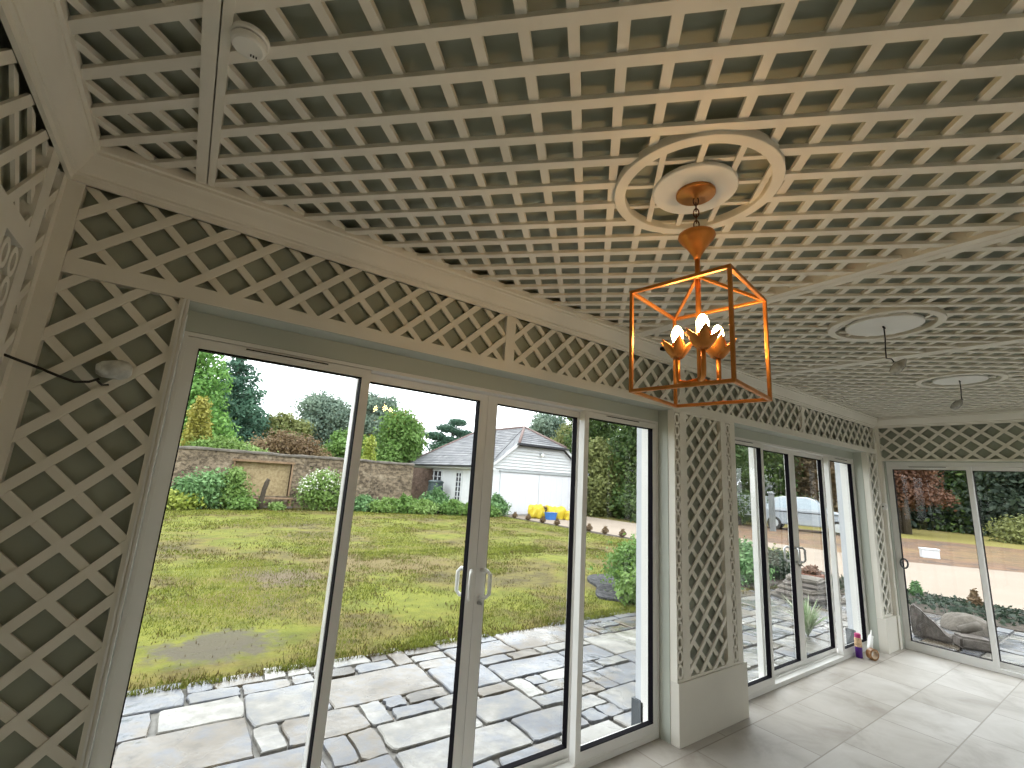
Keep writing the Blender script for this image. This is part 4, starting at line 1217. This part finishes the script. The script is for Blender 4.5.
# bench and post before the panel
o = tag(empty('garden_bench', (3.05, 20.4, GZ + .03)), 'low weathered wooden bench in front of the cream wall panel', 'bench')
b = MB()
for k in range(3): b.box(-.75, .75, -.2 + k * .14, -.08 + k * .14, .38, .42)
b.build('seat', M['timber'], o)
for sx_ in (-.65, .65):
    for sy_ in (-.14, .16):
        b = MB(); b.box(sx_ - .04, sx_ + .04, sy_ - .04, sy_ + .04, 0, .38); b.build('leg', M['timber'], o)
b = MB(); b.box(-.75, .75, -.24, -.2, .05, .12); b.build('stretcher', M['sandstone'], o)
o = tag(empty('wooden_post', (2.62, 19.9, GZ + .03)), 'thin dark carved wooden post standing before the cream wall panel', 'post')
b = MB(); b.smooth = True
b.tube([(0, 0, 0), (.02, 0, .4), (.05, 0, .75), (.10, 0, 1.0), (.14, 0, 1.12), (.20, .0, 1.08)], [.11, .09, .085, .09, .08, .03], 10); b.build('shaft', M['bark'], o)

# ------------------------------------------------------------------ border plants along the wall and the garage
def shrub(label, loc, blobs, n, size, lm, seed, group=None, cat='shrub', name='shrub', aspect=1.8):
    return tree(name, label, cat, loc, blobs, n, size, lm, 0.025, max(b_[2] for b_ in blobs), seed, group, aspect)
Z1 = GZ + 0.03
shrub('dark blue green rounded shrub against the garden wall left of the cream panel', (0.72, 19.95, Z1), [(0, 0, .55, .75, .6, .6), (.25, 0, .9, .5, .5, .45), (-.35, 0, .75, .5, .5, .4)], 2800, .09, L['shrub'], 101)
shrub('yellow green leafy clump at the left end of the wall border', (-.15, 19.7, Z1), [(0, 0, .3, .55, .5, .35), (.5, 0, .25, .5, .5, .3), (-.4, 0, .4, .4, .4, .35)], 1800, .09, L['lime'], 102)
shrub('tall pale green shrub left of the cream panel', (1.62, 20.0, Z1), [(0, 0, .8, .5, .45, .6), (.05, 0, 1.2, .3, .3, .35), (.1, 0, .4, .65, .5, .45)], 2400, .085, L['bright'], 103)
shrub('low fresh green clump before the left end of the bench', (2.1, 19.7, Z1), [(0, 0, .2, .35, .35, .22), (-.3, 0, .25, .3, .3, .25)], 1600, .085, L['mid'], 104)
shrub('small green plant under the bench front', (3.2, 19.8, Z1), [(0, 0, .12, .24, .2, .15)], 700, .07, L['bright'], 105)
shrub('large bush with white blossom right of the cream panel', (4.75, 20.0, Z1), [(0, 0, .6, .85, .6, .65), (.1, 0, 1.1, .65, .5, .5), (-.45, 0, .9, .4, .4, .4), (.6, 0, .6, .5, .5, .5)], 3600, .085, L['bright'], 106)
bush = bpy.data.objects['shrub.005'] if 'shrub.005' in bpy.data.objects else None
if bush is not None:
    Vw, tw_ = leaves([(0.05, -.1, 1.15, .66, .5, .5), (-.5, -.1, .95, .4, .4, .4)], 420, .06, 107, 1.1, 0.95)
    tag(mesh_quads('blossom', Vw, tw_, L['white'], bush), 'white blossom')
row = [(6.55, 19.8, .55, 'shrub', 'grey green plant in the border just left of the first mullion'), (7.35, 19.3, .5, 'bright', 'first leafy plant right of the first mullion in the wall border'),
       (8.15, 19.2, .62, 'mid', 'second leafy plant right of the first mullion, before the wall'), (8.9, 18.9, .5, 'bright', 'pale leafy plant before the end of the garden wall'),
       (9.65, 19.3, .95, 'shrub', 'tall leafy plant in front of the dark water butt'), (10.2, 18.6, .55, 'mid', 'low green plant before the garage side wall'),
       (10.85, 18.3, .45, 'bright', 'low bright plant before the narrow garage window'), (11.4, 17.9, .5, 'mid', 'plant before the garage at the edge of the second pane'),
       (12.3, 18.4, .8, 'shrub', 'bushy grey green plant at the corner of the garage doors')]
for i, (x, y, h, k, lab) in enumerate(row):
    shrub(lab, (x, y, Z1), [(0, 0, h * .4, .6, .45, h * .45), (.35, .1, h * .5, .34, .3, h * .4), (-.38, .05, h * .5, .36, .3, h * .42), (.05, 0, h * .85, .22, .22, h * .35), (-.2, -.1, h * .95, .12, .12, h * .3)], 2600, .085, L[k], 110 + i)
# small plants in the soil strip beside the drive
sd0 = None
spots = [17.3, 16.3, 15.3, 14.4, 13.5, 12.6, 11.8, 11.0, 10.2]
for i, y in enumerate(spots):
    if sd0 is None:
        sd0 = tree('seedling', 'small dark young plant in the row along the soil strip between lawn and drive', 'plant', (12.62, y, GZ + .03),
                   [(0, 0, .11, .11, .11, .11), (.02, 0, .2, .06, .06, .08)], 240, .05, L['brown'], 0.012, .22, 130, 'small plants along the drive edge')
    else:
        c_ = copy_tree(sd0); c_.location = (12.62, y, GZ + .03)

# shrub and mulch circle by the terrace
blob_patch('slate_mulch', 6.45, 5.65, 1.15, 0.5, GZ + 0.075, M['wet_soil'], 'round patch of dark slate mulch cut into the lawn', 'mulch', seed=6, rot=0.72)
shrub('green leafy shrub at the edge of the dark mulch circle', (6.3, 5.35, GZ + .05), [(0, 0, .34, .4, .4, .33), (.25, .0, .55, .3, .3, .3), (-.15, -.1, .6, .2, .2, .18), (.1, -.25, .25, .4, .35, .25), (.55, 0, .4, .45, .4, .38)], 4600, .045, L['mid'], 140)
shrub('small bright plant at the edge of the terrace beside the mulch circle', (5.75, 4.80, GZ + .05), [(0, 0, .2, .28, .25, .22), (.2, 0, .3, .2, .2, .2)], 900, .055, L['bright'], 141)
# lawn continues beside the border bed
shrub('dark green shrub at the terrace edge seen at the left of the second door', (9.2, 4.95, GZ + .03), [(0, 0, .3, .4, .4, .35), (.1, .1, .55, .3, .3, .25)], 2000, .055, L['shrub'], 142)

shrub('low dark shrub in the bed beyond the second door, left of the terracotta pot', (10.4, 5.0, GZ + .07), [(0, 0, .2, .4, .35, .25), (.35, .1, .25, .3, .3, .25)], 1800, .055, L['dark'], 143)
shrub('grey green shrub at the back of the bed beyond the second door', (11.6, 5.5, GZ + .07), [(0, 0, .2, .45, .35, .25), (-.3, .1, .25, .3, .3, .2)], 1800, .055, L['olive'], 144)
# spiky striped plant by the terrace wall
o = tag(empty('spiky_plant', (6.75, 2.86, GZ + .03)), 'pale striped spiky plant outside the last pane of the second door', 'plant')
g = np.random.default_rng(5); Vs = []; ts = []
for i in range(90):
    a = g.random() * 2 * PI; ln = .25 + .3 * g.random(); lean = .15 + .75 * g.random(); wd_ = .014
    ca, sa_ = math.cos(a), math.sin(a); prev = None; tt = g.random()
    pts = [(lean * ln * (u ** 1.4) * ca, lean * ln * (u ** 1.4) * sa_, ln * (u - 0.35 * lean * u * u)) for u in (0, .33, .66, 1)]
    ws = [wd_ * .8, wd_, wd_ * .7, .001]
    for k in range(3):
        p, q = pts[k], pts[k + 1]
        Vs.append([(p[0] - sa_ * ws[k], p[1] + ca * ws[k], p[2]), (p[0] + sa_ * ws[k], p[1] - ca * ws[k], p[2]), (q[0] + sa_ * ws[k + 1], q[1] - ca * ws[k + 1], q[2]), (q[0] - sa_ * ws[k + 1], q[1] + ca * ws[k + 1], q[2])]); ts.append(tt)
mesh_quads('leaves', np.array(Vs), np.array(ts), L['pale'], o)
# border bed by the end door
Vg, tg = leaves([(11.5, y_, GZ + .03, 1.0, .5, .07) for y_ in np.arange(-6, 4.6, .7)], 9000, .05, 150, 1.5, .3)
tag(mesh_quads('ground_cover', Vg, tg, L['dark']), 'low dark green ground cover in the bed outside the end door', 'ground cover', kind='stuff')
shrub('small dark bush in the bed just inside the left of the end door pane', (11.85, 3.05, GZ + .02), [(0, 0, .09, .09, .09, .10), (0, 0, .19, .06, .06, .08)], 700, .035, L['shrub'], 151, cat='bush', name='bush')
shrub('small dark bush in the bed beside the end door mullion', (11.9, 2.25, GZ + .02), [(0, 0, .09, .09, .09, .10), (-.02, 0, .2, .05, .05, .08)], 600, .035, L['brown'], 152, cat='bush', name='bush')
# terracotta pot with a bush
o = tag(empty('flower_pot', (10.05, 4.12, GZ + .04)), 'reddish terracotta pot on the terrace edge outside the second door', 'pot')
o.scale = (.8, .8, .8)
b = MB(); b.lathe([(0, 0), (.17, 0), (.22, .28), (.25, .28), (.25, .36), (.21, .36), (.19, .30), (0, .30)], seg=28); b.build('bowl', M['terracotta'], o)
V_, t_ = leaves([(0, 0, .42, .18, .18, .12)], 400, .05, 155); mesh_quads('plant', V_, t_, L['maple'], o)

# ------------------------------------------------------------------ rocks and stone pieces on the terrace
def rock(name, label, loc, pts, h, m, rz=0.0, seed=1, rough=0.02, cat='rock'):
    """irregular block: outline pts extruded to h, edges worn by a bevel and displaced"""
    b = MB(); b.prism([(x, y, 0) for x, y in pts], [(x * .93, y * .93, h) for x, y in pts])
    o = b.build(name, m)
    bm_ = bmesh.new(); bm_.from_mesh(o.data)
    bmesh.ops.bevel(bm_, geom=bm_.edges[:] + bm_.verts[:], offset=0.025, segments=2, affect='EDGES')
    bmesh.ops.triangulate(bm_, faces=bm_.faces[:]); bmesh.ops.subdivide_edges(bm_, edges=bm_.edges[:], cuts=1)
    for v in bm_.verts:
        v.co += Vector((noise.noise(v.co * 6 + Vector((seed, 0, 0))), noise.noise(v.co * 6 + Vector((0, seed, 0))), noise.noise(v.co * 6 + Vector((0, 0, seed))))) * rough
    bm_.to_mesh(o.data); bm_.free()
    o.location = loc; o.rotation_euler = (0, 0, rz)
    return tag(o, label, cat)
PZ = GZ + 0.036
# leaning slab: wedge outline turned on edge
b = MB()
prof = [(-.42, 0), (.42, 0), (.42, .05), (.05, .22), (-.22, .36), (-.36, .42), (-.42, .36)]
b.prism([(x, -.09, z) for x, z in prof], [(x, .09, z) for x, z in prof])
o = b.build('stone_slab', M['stone'])
bm_ = bmesh.new(); bm_.from_mesh(o.data); bmesh.ops.bevel(bm_, geom=bm_.edges[:], offset=.02, segments=2, affect='EDGES'); bmesh.ops.triangulate(bm_, faces=bm_.faces[:]); bmesh.ops.subdivide_edges(bm_, edges=bm_.edges[:], cuts=2)
for v in bm_.verts: v.co += Vector((noise.noise(v.co * 5), noise.noise(v.co * 5 + Vector((3, 0, 0))), noise.noise(v.co * 5 + Vector((0, 7, 0))))) * .03
bm_.to_mesh(o.data); bm_.free()
o.location = (8.3, 2.02, PZ + .01); o.rotation_euler = (0.1, 0, -1.34); o.scale = (0.46, 0.8, 0.95)
tag(o, 'grey wedge shaped stone slab on edge outside the left pane of the end door', 'rock')
b = MB(); b.smooth = True
mp_ = []
for k in range(9):
    u = k / 8; mp_.append((.55 * math.cos(u * PI / 2) ** .8 if k < 8 else 0, .28 * math.sin(u * PI / 2)))
b.lathe(mp_, seg=28); o = b.build('boulder', M['sandstone'])
bm_ = bmesh.new(); bm_.from_mesh(o.data)
for v in bm_.verts: v.co += Vector((noise.noise(v.co * 3), noise.noise(v.co * 3 + Vector((5, 0, 0))), 0.6 * noise.noise(v.co * 4))) * .08; v.co.z = max(0, v.co.z)
bm_.to_mesh(o.data); bm_.free(); o.location = (9.4, 1.9, PZ); o.scale = (0.46, 0.52, 0.8)
tag(o, 'low buff stone mound behind the wedge slab outside the end door', 'rock')
rock('stone_block', 'dark flat stone block in front of the buff mound outside the end door', (8.35, 1.66, PZ), [(-.18, -.14), (.17, -.15), (.2, .08), (.06, .13), (-.17, .11)], .13, M['stone'], -.9, 3)
o = tag(empty('stone_ring', (8.55, 1.70, PZ + .185)), 'round buff stone ring lying on the dark stone block', 'stone ring')
b = MB(); b.smooth = True; b.lathe([(.06, -.04), (.11, -.045), (.13, 0), (.11, .05), (.07, .05), (.055, 0), (.06, -.04)], seg=28, mtx=Matrix.Rotation(-.5, 4, 'X')); b.build('ring', M['sandstone'], o)
slabs = None
for i in range(5):
    r_ = random.Random(30 + i)
    rock('paving_slab', ['lowest and widest flat slab of the small stack at the border edge', 'second flat slab of the stack at the border edge', 'middle flat slab of the stack at the border edge', 'fourth flat slab of the stack at the border edge', 'topmost small flat slab of the stack at the border edge'][i],
         (9.1 + r_.uniform(-.05, .05), 3.85 + r_.uniform(-.05, .05), PZ + i * .072), [(-.55 + i * .06, -.4 + i * .03), (.5 - i * .06, -.42 + i * .03), (.56 - i * .06, .3 - i * .03), (.1, .42 - i * .03), (-.5 + i * .06, .36 - i * .03)], .062, M['stone'] if i % 2 else M['sandstone'], r_.uniform(-.3, .3), 40 + i, .012, 'stone slab')

# ------------------------------------------------------------------ garage
ga = tag(empty('garage', (15.25, 19.0, GZ)), 'white weatherboarded garage with grey hipped slate roof and wide double doors', 'garage')
X0, X1, GY0, GY1 = -2.95, 2.95, 0.0, 9.6
b = MB()
b.prism([(X0, 0, 0), (X1, 0, 0), (X1, 0, 2.45), (1.60, 0, 3.45), (-1.60, 0, 3.45), (X0, 0, 2.45)], [(X0, .12, 0), (X1, .12, 0), (X1, .12, 2.45), (1.60, .12, 3.45), (-1.60, .12, 3.45), (X0, .12, 2.45)])
b.box(X0, X0 + .12, .12, GY1, 0, 2.42); b.box(X1 - .12, X1, .12, GY1, 0, 2.42); b.box(X0, X1, GY1 - .12, GY1, 0, 2.42)
b.build('wall', M['whitewall'], ga)
b = MB(); z = 2.24
while z < 3.42:
    zt2 = min(z + .155, 3.43)
    hw = lambda q: 2.93 if q <= 2.45 else max(0.3, 2.93 - (q - 2.45) * 1.33)
    b.prism([(-hw(z), -.008, z), (hw(z), -.008, z), (hw(z), -.075, z), (-hw(z), -.075, z)], [(-hw(zt2), -.008, zt2), (hw(zt2), -.008, zt2), (hw(zt2), -.014, zt2), (-hw(zt2), -.014, zt2)])
    z += .155
b.build('weatherboard', M['whitewall'], ga)
for sx_, x0, x1 in ((0, -2.42, -.012), (1, .012, 2.42)):
    b = MB(); b.box(x0, x1, -.06, .02, .06, 2.06)
    for q in range(1, 6): b.box(x0 + (x1 - x0) * q / 6 - .004, x0 + (x1 - x0) * q / 6 + .004, -.064, -.058, .08, 2.04)
    b.build('door', M['whitewall2'], ga)
b = MB(); b.box(-2.5, 2.5, -.12, .02, 2.09, 2.15); tag(b.build('door_track', M['galv'], ga), 'grey sliding track over the doors')
for s_ in (-1, 1):
    b = MB(); b.prism([(s_ * 3.3, -.30, 2.14), (s_ * 1.55, -.30, 3.46), (s_ * 1.55, -.30, 3.62), (s_ * 3.3, -.30, 2.30)], [(s_ * 3.3, -.26, 2.14), (s_ * 1.55, -.26, 3.46), (s_ * 1.55, -.26, 3.62), (s_ * 3.3, -.26, 2.30)]); b.build('bargeboard', M['whitewall'], ga)
b = MB()
rp_ = {'a': (-3.35, -.32, 2.30), 'b': (-1.6, -.32, 3.55), 'c': (0, 1.5, 4.62), 'd': (0, 6.6, 4.62), 'e': (-3.35, 10.0, 2.30), 'f': (3.35, -.32, 2.30), 'g': (1.6, -.32, 3.55), 'h': (3.35, 10.0, 2.30)}
def courses(poly, nrow):
    """rows of slates over a roof plane: poly = (eave0, eave1, top1, top0), each row slightly lifted at its lower edge"""
    e0, e1, t1, t0 = [Vector(p) for p in poly]
    nrm = (e1 - e0).cross(t0 - e0).normalized()
    if nrm.z < 0: nrm = -nrm
    g_ = random.Random(nrow)
    for i in range(nrow):
        u0, u1 = i / nrow, min(1, (i + 1.15) / nrow)
        a0, a1 = e0.lerp(t0, u0), e1.lerp(t1, u0); b0, b1 = e0.lerp(t0, u1), e1.lerp(t1, u1)
        m_ = max(1, int((a1 - a0).length / 0.38))
        for j in range(m_):
            s0, s1 = j / m_, (j + 1) / m_
            b.t = min(1, max(0, g_.gauss(.5, .22)))
            b.add([a0.lerp(a1, s0) + nrm * .03, a0.lerp(a1, s1) + nrm * .03, b0.lerp(b1, s1) + nrm * .008, b0.lerp(b1, s0) + nrm * .008, a0.lerp(a1, s0) - nrm * .02, a0.lerp(a1, s1) - nrm * .02], [(0, 1, 2, 3), (0, 4, 5, 1)])
courses((rp_['a'], rp_['e'], rp_['d'], rp_['c']), 20)
# triangle in front of the left slope up to the half hip, then the other planes
courses((rp_['a'], rp_['a'], rp_['c'], rp_['b']), 14)
courses((rp_['f'], rp_['h'], rp_['d'], rp_['c']), 20)
courses((rp_['f'], rp_['f'], rp_['c'], rp_['g']), 14)
courses((rp_['b'], rp_['g'], rp_['c'], rp_['c']), 9)
courses((rp_['e'], rp_['h'], rp_['d'], rp_['d']), 14)
b.build('roof', M['slate'], ga, recalc=False)
b = MB(); b.smooth = True
for p_, q_ in (('c', 'd'), ('b', 'c'), ('g', 'c'), ('e', 'd'), ('h', 'd')):
    b.tube([Vector(rp_[p_]) + Vector((0, 0, .03)), Vector(rp_[q_]) + Vector((0, 0, .03))], .075, 8)
tag(b.build('ridge_tiles', M['ridge'], ga), 'reddish clay ridge tiles')
b = MB(); b.box(-1.72, 1.72, -.42, -.32, 3.46, 3.54); b.box(-3.47, -3.36, -.3, 10.0, 2.22, 2.30); b.box(3.36, 3.47, -.3, 10, 2.22, 2.30)
tag(b.build('gutter', M['black_gutter'], ga), 'black gutter')
b = MB(); b.box(-3.34, -2.9, -.28, 10, 2.14, 2.22); b.build('soffit', M['whitewall'], ga)
def casement(y0, y1, z0, z1, nyp, nzp):
    fr = MB(); x = X0 - .05
    ys = [y0 + (y1 - y0) * i / nyp for i in range(nyp + 1)]; zs = [z0 + (z1 - z0) * i / nzp for i in range(nzp + 1)]
    for i, y in enumerate(ys):
        w_ = .05 if i in (0, nyp) else .035
        fr.box(x, x + .06, y - w_, y + w_, z0 - .05, z1 + .05)
    for i, z in enumerate(zs):
        w_ = .05 if i in (0, nzp) else .018
        fr.box(x, x + .06, y0, y1, z - w_, z + w_)
    f_ = fr.build('window', M['whitewall'], ga)
    g_ = MB(); g_.box(X0 - .02, X0 - .005, y0, y1, z0, z1); g_.build('glazing', M['winglass'], f_)
casement(5.2, 6.75, .95, 2.0, 3, 3)
casement(2.85, 3.5, .4, 1.95, 2, 6)
lm_ = tag(empty('wall_lamp', (15.3, 18.95, 3.02)), 'round white lamp high on the garage gable', 'lamp')
b = MB(); b.lathe([(0, 0), (.09, 0), (.09, .03), (0, .03)], mtx=Matrix.Rotation(PI / 2, 4, 'X'), seg=20); b.box(-.03, .03, -.12, -.02, -.02, .03); b.build('backplate', M['galv'], lm_)
b = MB(); b.smooth = True; b.lathe([(0, -.16), (.07, -.13), (.10, -.05), (.09, .02), (0, .03)], c=(0, -.13, -.02), seg=20); b.build('globe', M['white_plastic'], lm_)
# water butt
o = tag(empty('water_butt', (11.55, 23.4, GZ + .03)), 'dark green water butt against the side wall of the garage', 'water butt')
b = MB(); b.smooth = False; b.lathe([(0, .3), (.36, .3), (.42, .7), (.40, 1.25), (.43, 1.28), (.43, 1.34), (.3, 1.40), (0, 1.42)], seg=24); b.build('barrel', M['darkgreen'], o)
b = MB(); b.box(-.38, .38, -.38, .38, 0, .3); b.build('stand', M['darkgreen'], o)
# yellow sacks and blue tub before the garage doors
def sack(label, x, y, sx_, sy_, sz_, seed):
    b = MB(); b.smooth = True
    b.lathe([(0, 0), (.9, 0.0), (1.0, .15), (1.02, .4), (1.0, .65), (.92, .85), (.75, .96), (.4, 1.0), (0, .97)], seg=32)
    o = b.build('yellow_sack', M['yellow'])
    for v in o.data.vertices:
        n_ = Vector((noise.noise(v.co * 2.1 + Vector((seed, 0, 0))), noise.noise(v.co * 2.1 + Vector((0, seed, 0))), noise.noise(v.co * 2.6 + Vector((0, 0, seed)))))
        v.co.x, v.co.y = [math.copysign(abs(q) ** .7, q) for q in (v.co.x, v.co.y)]
        v.co += n_ * .34
        v.co = Vector((v.co.x * sx_, v.co.y * sy_, max(0, v.co.z) * sz_))
    o.location = (x, y, GZ)
    return tag(o, label, 'sack')
sack('tall yellow sack at the left end of the heap before the garage doors', 14.1, 17.6, .36, .34, .56, 2)
sack('large yellow sack in the middle of the heap before the garage doors', 15.1, 17.35, .46, .42, .55, 5)
sack('low yellow sack at the right end of the heap before the garage doors', 15.75, 16.95, .46, .42, .36, 8)
o = tag(empty('blue_tub', (14.45, 16.95, GZ)), 'blue plastic tub standing before the yellow sacks', 'tub'); o.scale = (.75, .75, .75)
b = MB(); b.prism([(-.24, -.2, 0), (.24, -.2, 0), (.24, .2, 0), (-.24, .2, 0)], [(-.3, -.25, .42), (.3, -.25, .42), (.3, .25, .42), (-.3, .25, .42)]); b.build('tub', M['blue'], o)
b = MB(); b.box(-.33, .33, -.28, .28, .40, .44); b.build('rim', M['blue'], o)
o = tag(empty('dark_crate', (14.62, 17.75, GZ)), 'dark brown crate between the yellow sacks', 'crate'); o.scale = (.8, .8, .8)
b = MB()
for k in range(4): b.box(-.32, .32, -.25, .25, .02 + k * .16, .14 + k * .16)
b.build('slats', M['bark'], o)
b = MB(); b.box(-.34, .34, -.27, .27, .64, .69); b.build('lid', M['timber'], o)

# ------------------------------------------------------------------ vehicles and white box beyond the drive
car = tag(empty('car', (28.3, 11.7, GZ - .05), -1.25), 'pale silver white car parked on the grass seen through the second door', 'car')
car.scale = (1.1, 1.1, 1.12)
prof = [(-2.1, .35), (-2.12, .75), (-2.0, .95), (-1.75, 1.0), (-1.35, 1.5), (-.9, 1.62), (.15, 1.62), (.45, 1.52), (1.05, 1.05), (1.85, .92), (2.08, .75), (2.1, .38), (1.75, .28), (-1.7, .28)]
b = MB(); b.smooth = False
def hw_(z): return .86 if z < 1.0 else .86 - (z - 1.0) * .30
b.prism([(x, -hw_(z), z) for x, z in prof], [(x, hw_(z), z) for x, z in prof]); b.build('body', M['carwhite'], car, bevel=.06)
b = MB()
side = [(-1.30, 1.05), (-1.1, 1.45), (-.8, 1.54), (.1, 1.54), (.38, 1.45), (.85, 1.07)]
for s_ in (-1, 1):
    b.prism([(x, s_ * (hw_(z) + .002), z) for x, z in side], [(x, s_ * (hw_(z) + .012), z) for x, z in side])
b.build('side_windows', M['carglass'], car)
b = MB(); b.prism([(.50, -.66, 1.49), (.50, .66, 1.49), (1.02, .76, 1.09), (1.02, -.76, 1.09)], [(.52, -.66, 1.51), (.52, .66, 1.51), (1.04, .76, 1.11), (1.04, -.76, 1.11)]); b.build('windscreen', M['carglass'], car)
b = MB(); b.box(-2.0, 2.0, -.875, -.85, .86, .90); b.box(-2.0, 2.0, .85, .875, .86, .90); b.build('trim_strip', M['black_gutter'], car)
for wx in (-1.3, 1.3):
    for wy in (-.78, .78):
        b = MB(); b.smooth = False; b.lathe([(0, -.1), (.28, -.1), (.32, -.07), (.32, .07), (.28, .1), (0, .1)], mtx=Matrix.Rotation(PI / 2, 4, 'X'), c=(wx, wy, .32), seg=24)
        wh = b.build('wheel', M['tyre'], car)
        b = MB(); b.lathe([(0, -.115), (.19, -.112), (.19, .112), (0, .115)], mtx=Matrix.Rotation(PI / 2, 4, 'X'), c=(wx, wy, .32), seg=20); b.build('hub_cap', M['galv'], wh)
for q in (-.75, .45):
    b = MB(); b.box(2.02, 2.12, q, q + .3, .66, .80); b.build('headlamp', M['white_plastic'], car)

tr = tag(empty('trailer', (27.8, 14.9, GZ - .05), -1.2), 'grey flatbed trailer with mesh sides left of the pale car', 'trailer')
b = MB(); b.box(-1.8, 1.3, -.8, .8, .62, .78); b.build('bed', M['galv'], tr)
for x in (-1.8, -.8, .2, 1.26):
    for y in (-.8, .76):
        b = MB(); b.box(x, x + .05, y, y + .05, .78, 1.75); b.build('post', M['galv'], tr)
b = MB()
for y in (-.79, .77):
    for k in range(7): b.box(-1.8, 1.3, y, y + .02, .86 + k * .14, .88 + k * .14)
    for k in range(24): b.box(-1.78 + k * .13, -1.765 + k * .13, y, y + .02, .78, 1.72)
b.build('mesh_sides', M['galv'], tr)
b = MB(); b.box(1.3, 2.3, -.05, .05, .55, .65); b.build('drawbar', M['galv'], tr)
for wy in (-.85, .85):
    b = MB(); b.lathe([(0, -.09), (.27, -.09), (.31, -.06), (.31, .06), (.27, .09), (0, .09)], mtx=Matrix.Rotation(PI / 2, 4, 'X'), c=(-.3, wy, .31), seg=22); b.build('wheel', M['tyre'], tr)
b = MB(); b.box(-1.3, -.2, -.5, .5, .78, 1.25); b.build('load', M['darkgreen'], tr)
gp = tag(empty('gate_post', (25.4, 12.1, GZ - .05)), 'pale wooden gate post standing between trailer and car', 'post')
b = MB(); b.box(-.11, .11, -.11, .11, 0, 1.9); b.build('post', M['greywood'], gp, bevel=.01)
b = MB(); b.prism([(-.16, -.16, 1.9), (.16, -.16, 1.9), (.16, .16, 1.9), (-.16, .16, 1.9)], [(-.02, -.02, 2.02), (.02, -.02, 2.02), (.02, .02, 2.02), (-.02, .02, 2.02)]); b.build('post_cap', M['greywood'], gp)
wb = tag(empty('white_box', (21.7, 5.1, GZ - .05), -1.05), 'white rectangular storage box on the leaves beyond the drive', 'box')
wb.scale = (0.66, 0.66, 0.75)
b = MB(); b.box(-.36, .36, -.22, .22, 0, .36); b.build('body', M['whitewall'], wb, bevel=.02)
b = MB(); b.box(-.385, .385, -.245, .245, .36, .43); b.build('lid', M['whitewall'], wb, bevel=.015)
#OUTDOOR_END

# ------------------------------------------------------------------ world, camera, render look
wd = bpy.data.worlds.new('overcast sky'); S.world = wd; wd.use_nodes = True
nt = wd.node_tree
for n in list(nt.nodes): nt.nodes.remove(n)
out = nt.nodes.new('ShaderNodeOutputWorld')
bg = nt.nodes.new('ShaderNodeBackground')
tc = nt.nodes.new('ShaderNodeTexCoord')
sx = nt.nodes.new('ShaderNodeSeparateXYZ')
nt.links.new(tc.outputs['Generated'], sx.inputs[0])
rp = ramp(nt, [(0.0, (0.55, 0.56, 0.58)), (0.06, (0.92, 0.95, 1.0)), (0.4, (0.92, 0.96, 1.0)), (1.0, (1.0, 1.0, 1.0))])
nt.links.new(sx.outputs['Z'], rp.inputs['Fac'])
nt.links.new(rp.outputs['Color'], bg.inputs['Color'])
bg.inputs['Strength'].default_value = 2.6
nt.links.new(bg.outputs[0], out.inputs['Surface'])

cd = bpy.data.cameras.new('camera')
cam = bpy.data.objects.new('camera', cd); COL.objects.link(cam)
RM = Matrix(((0.8125267644551517, -0.5796766711913955, 0.061442769472941916), (-0.16856536852280388, -0.13275000884455967, 0.9767103724679801), (-0.5580196892393796, -0.8039604418304621, -0.20557634687131254)))
cam.matrix_world = Matrix.Translation((0, 0, 1.6)) @ RM.transposed().to_4x4()
cd.sensor_width = 36.0
cd.lens = 454.753 / 1024 * 36.0
cd.clip_start = 0.02; cd.clip_end = 500
S.camera = cam
S.view_settings.view_transform = 'Standard'
S.view_settings.look = 'None'
S.view_settings.exposure = 0.78
S.view_settings.gamma = 1.0
S.view_settings.use_curve_mapping = False
cy = S.cycles
cy.use_denoising = True
cy.max_bounces = 10
cy.diffuse_bounces = 6
cy.glossy_bounces = 4
cy.transparent_max_bounces = 24
cy.transmission_bounces = 6
cy.caustics_reflective = False
cy.caustics_refractive = False
cy.sample_clamp_indirect = 8.0
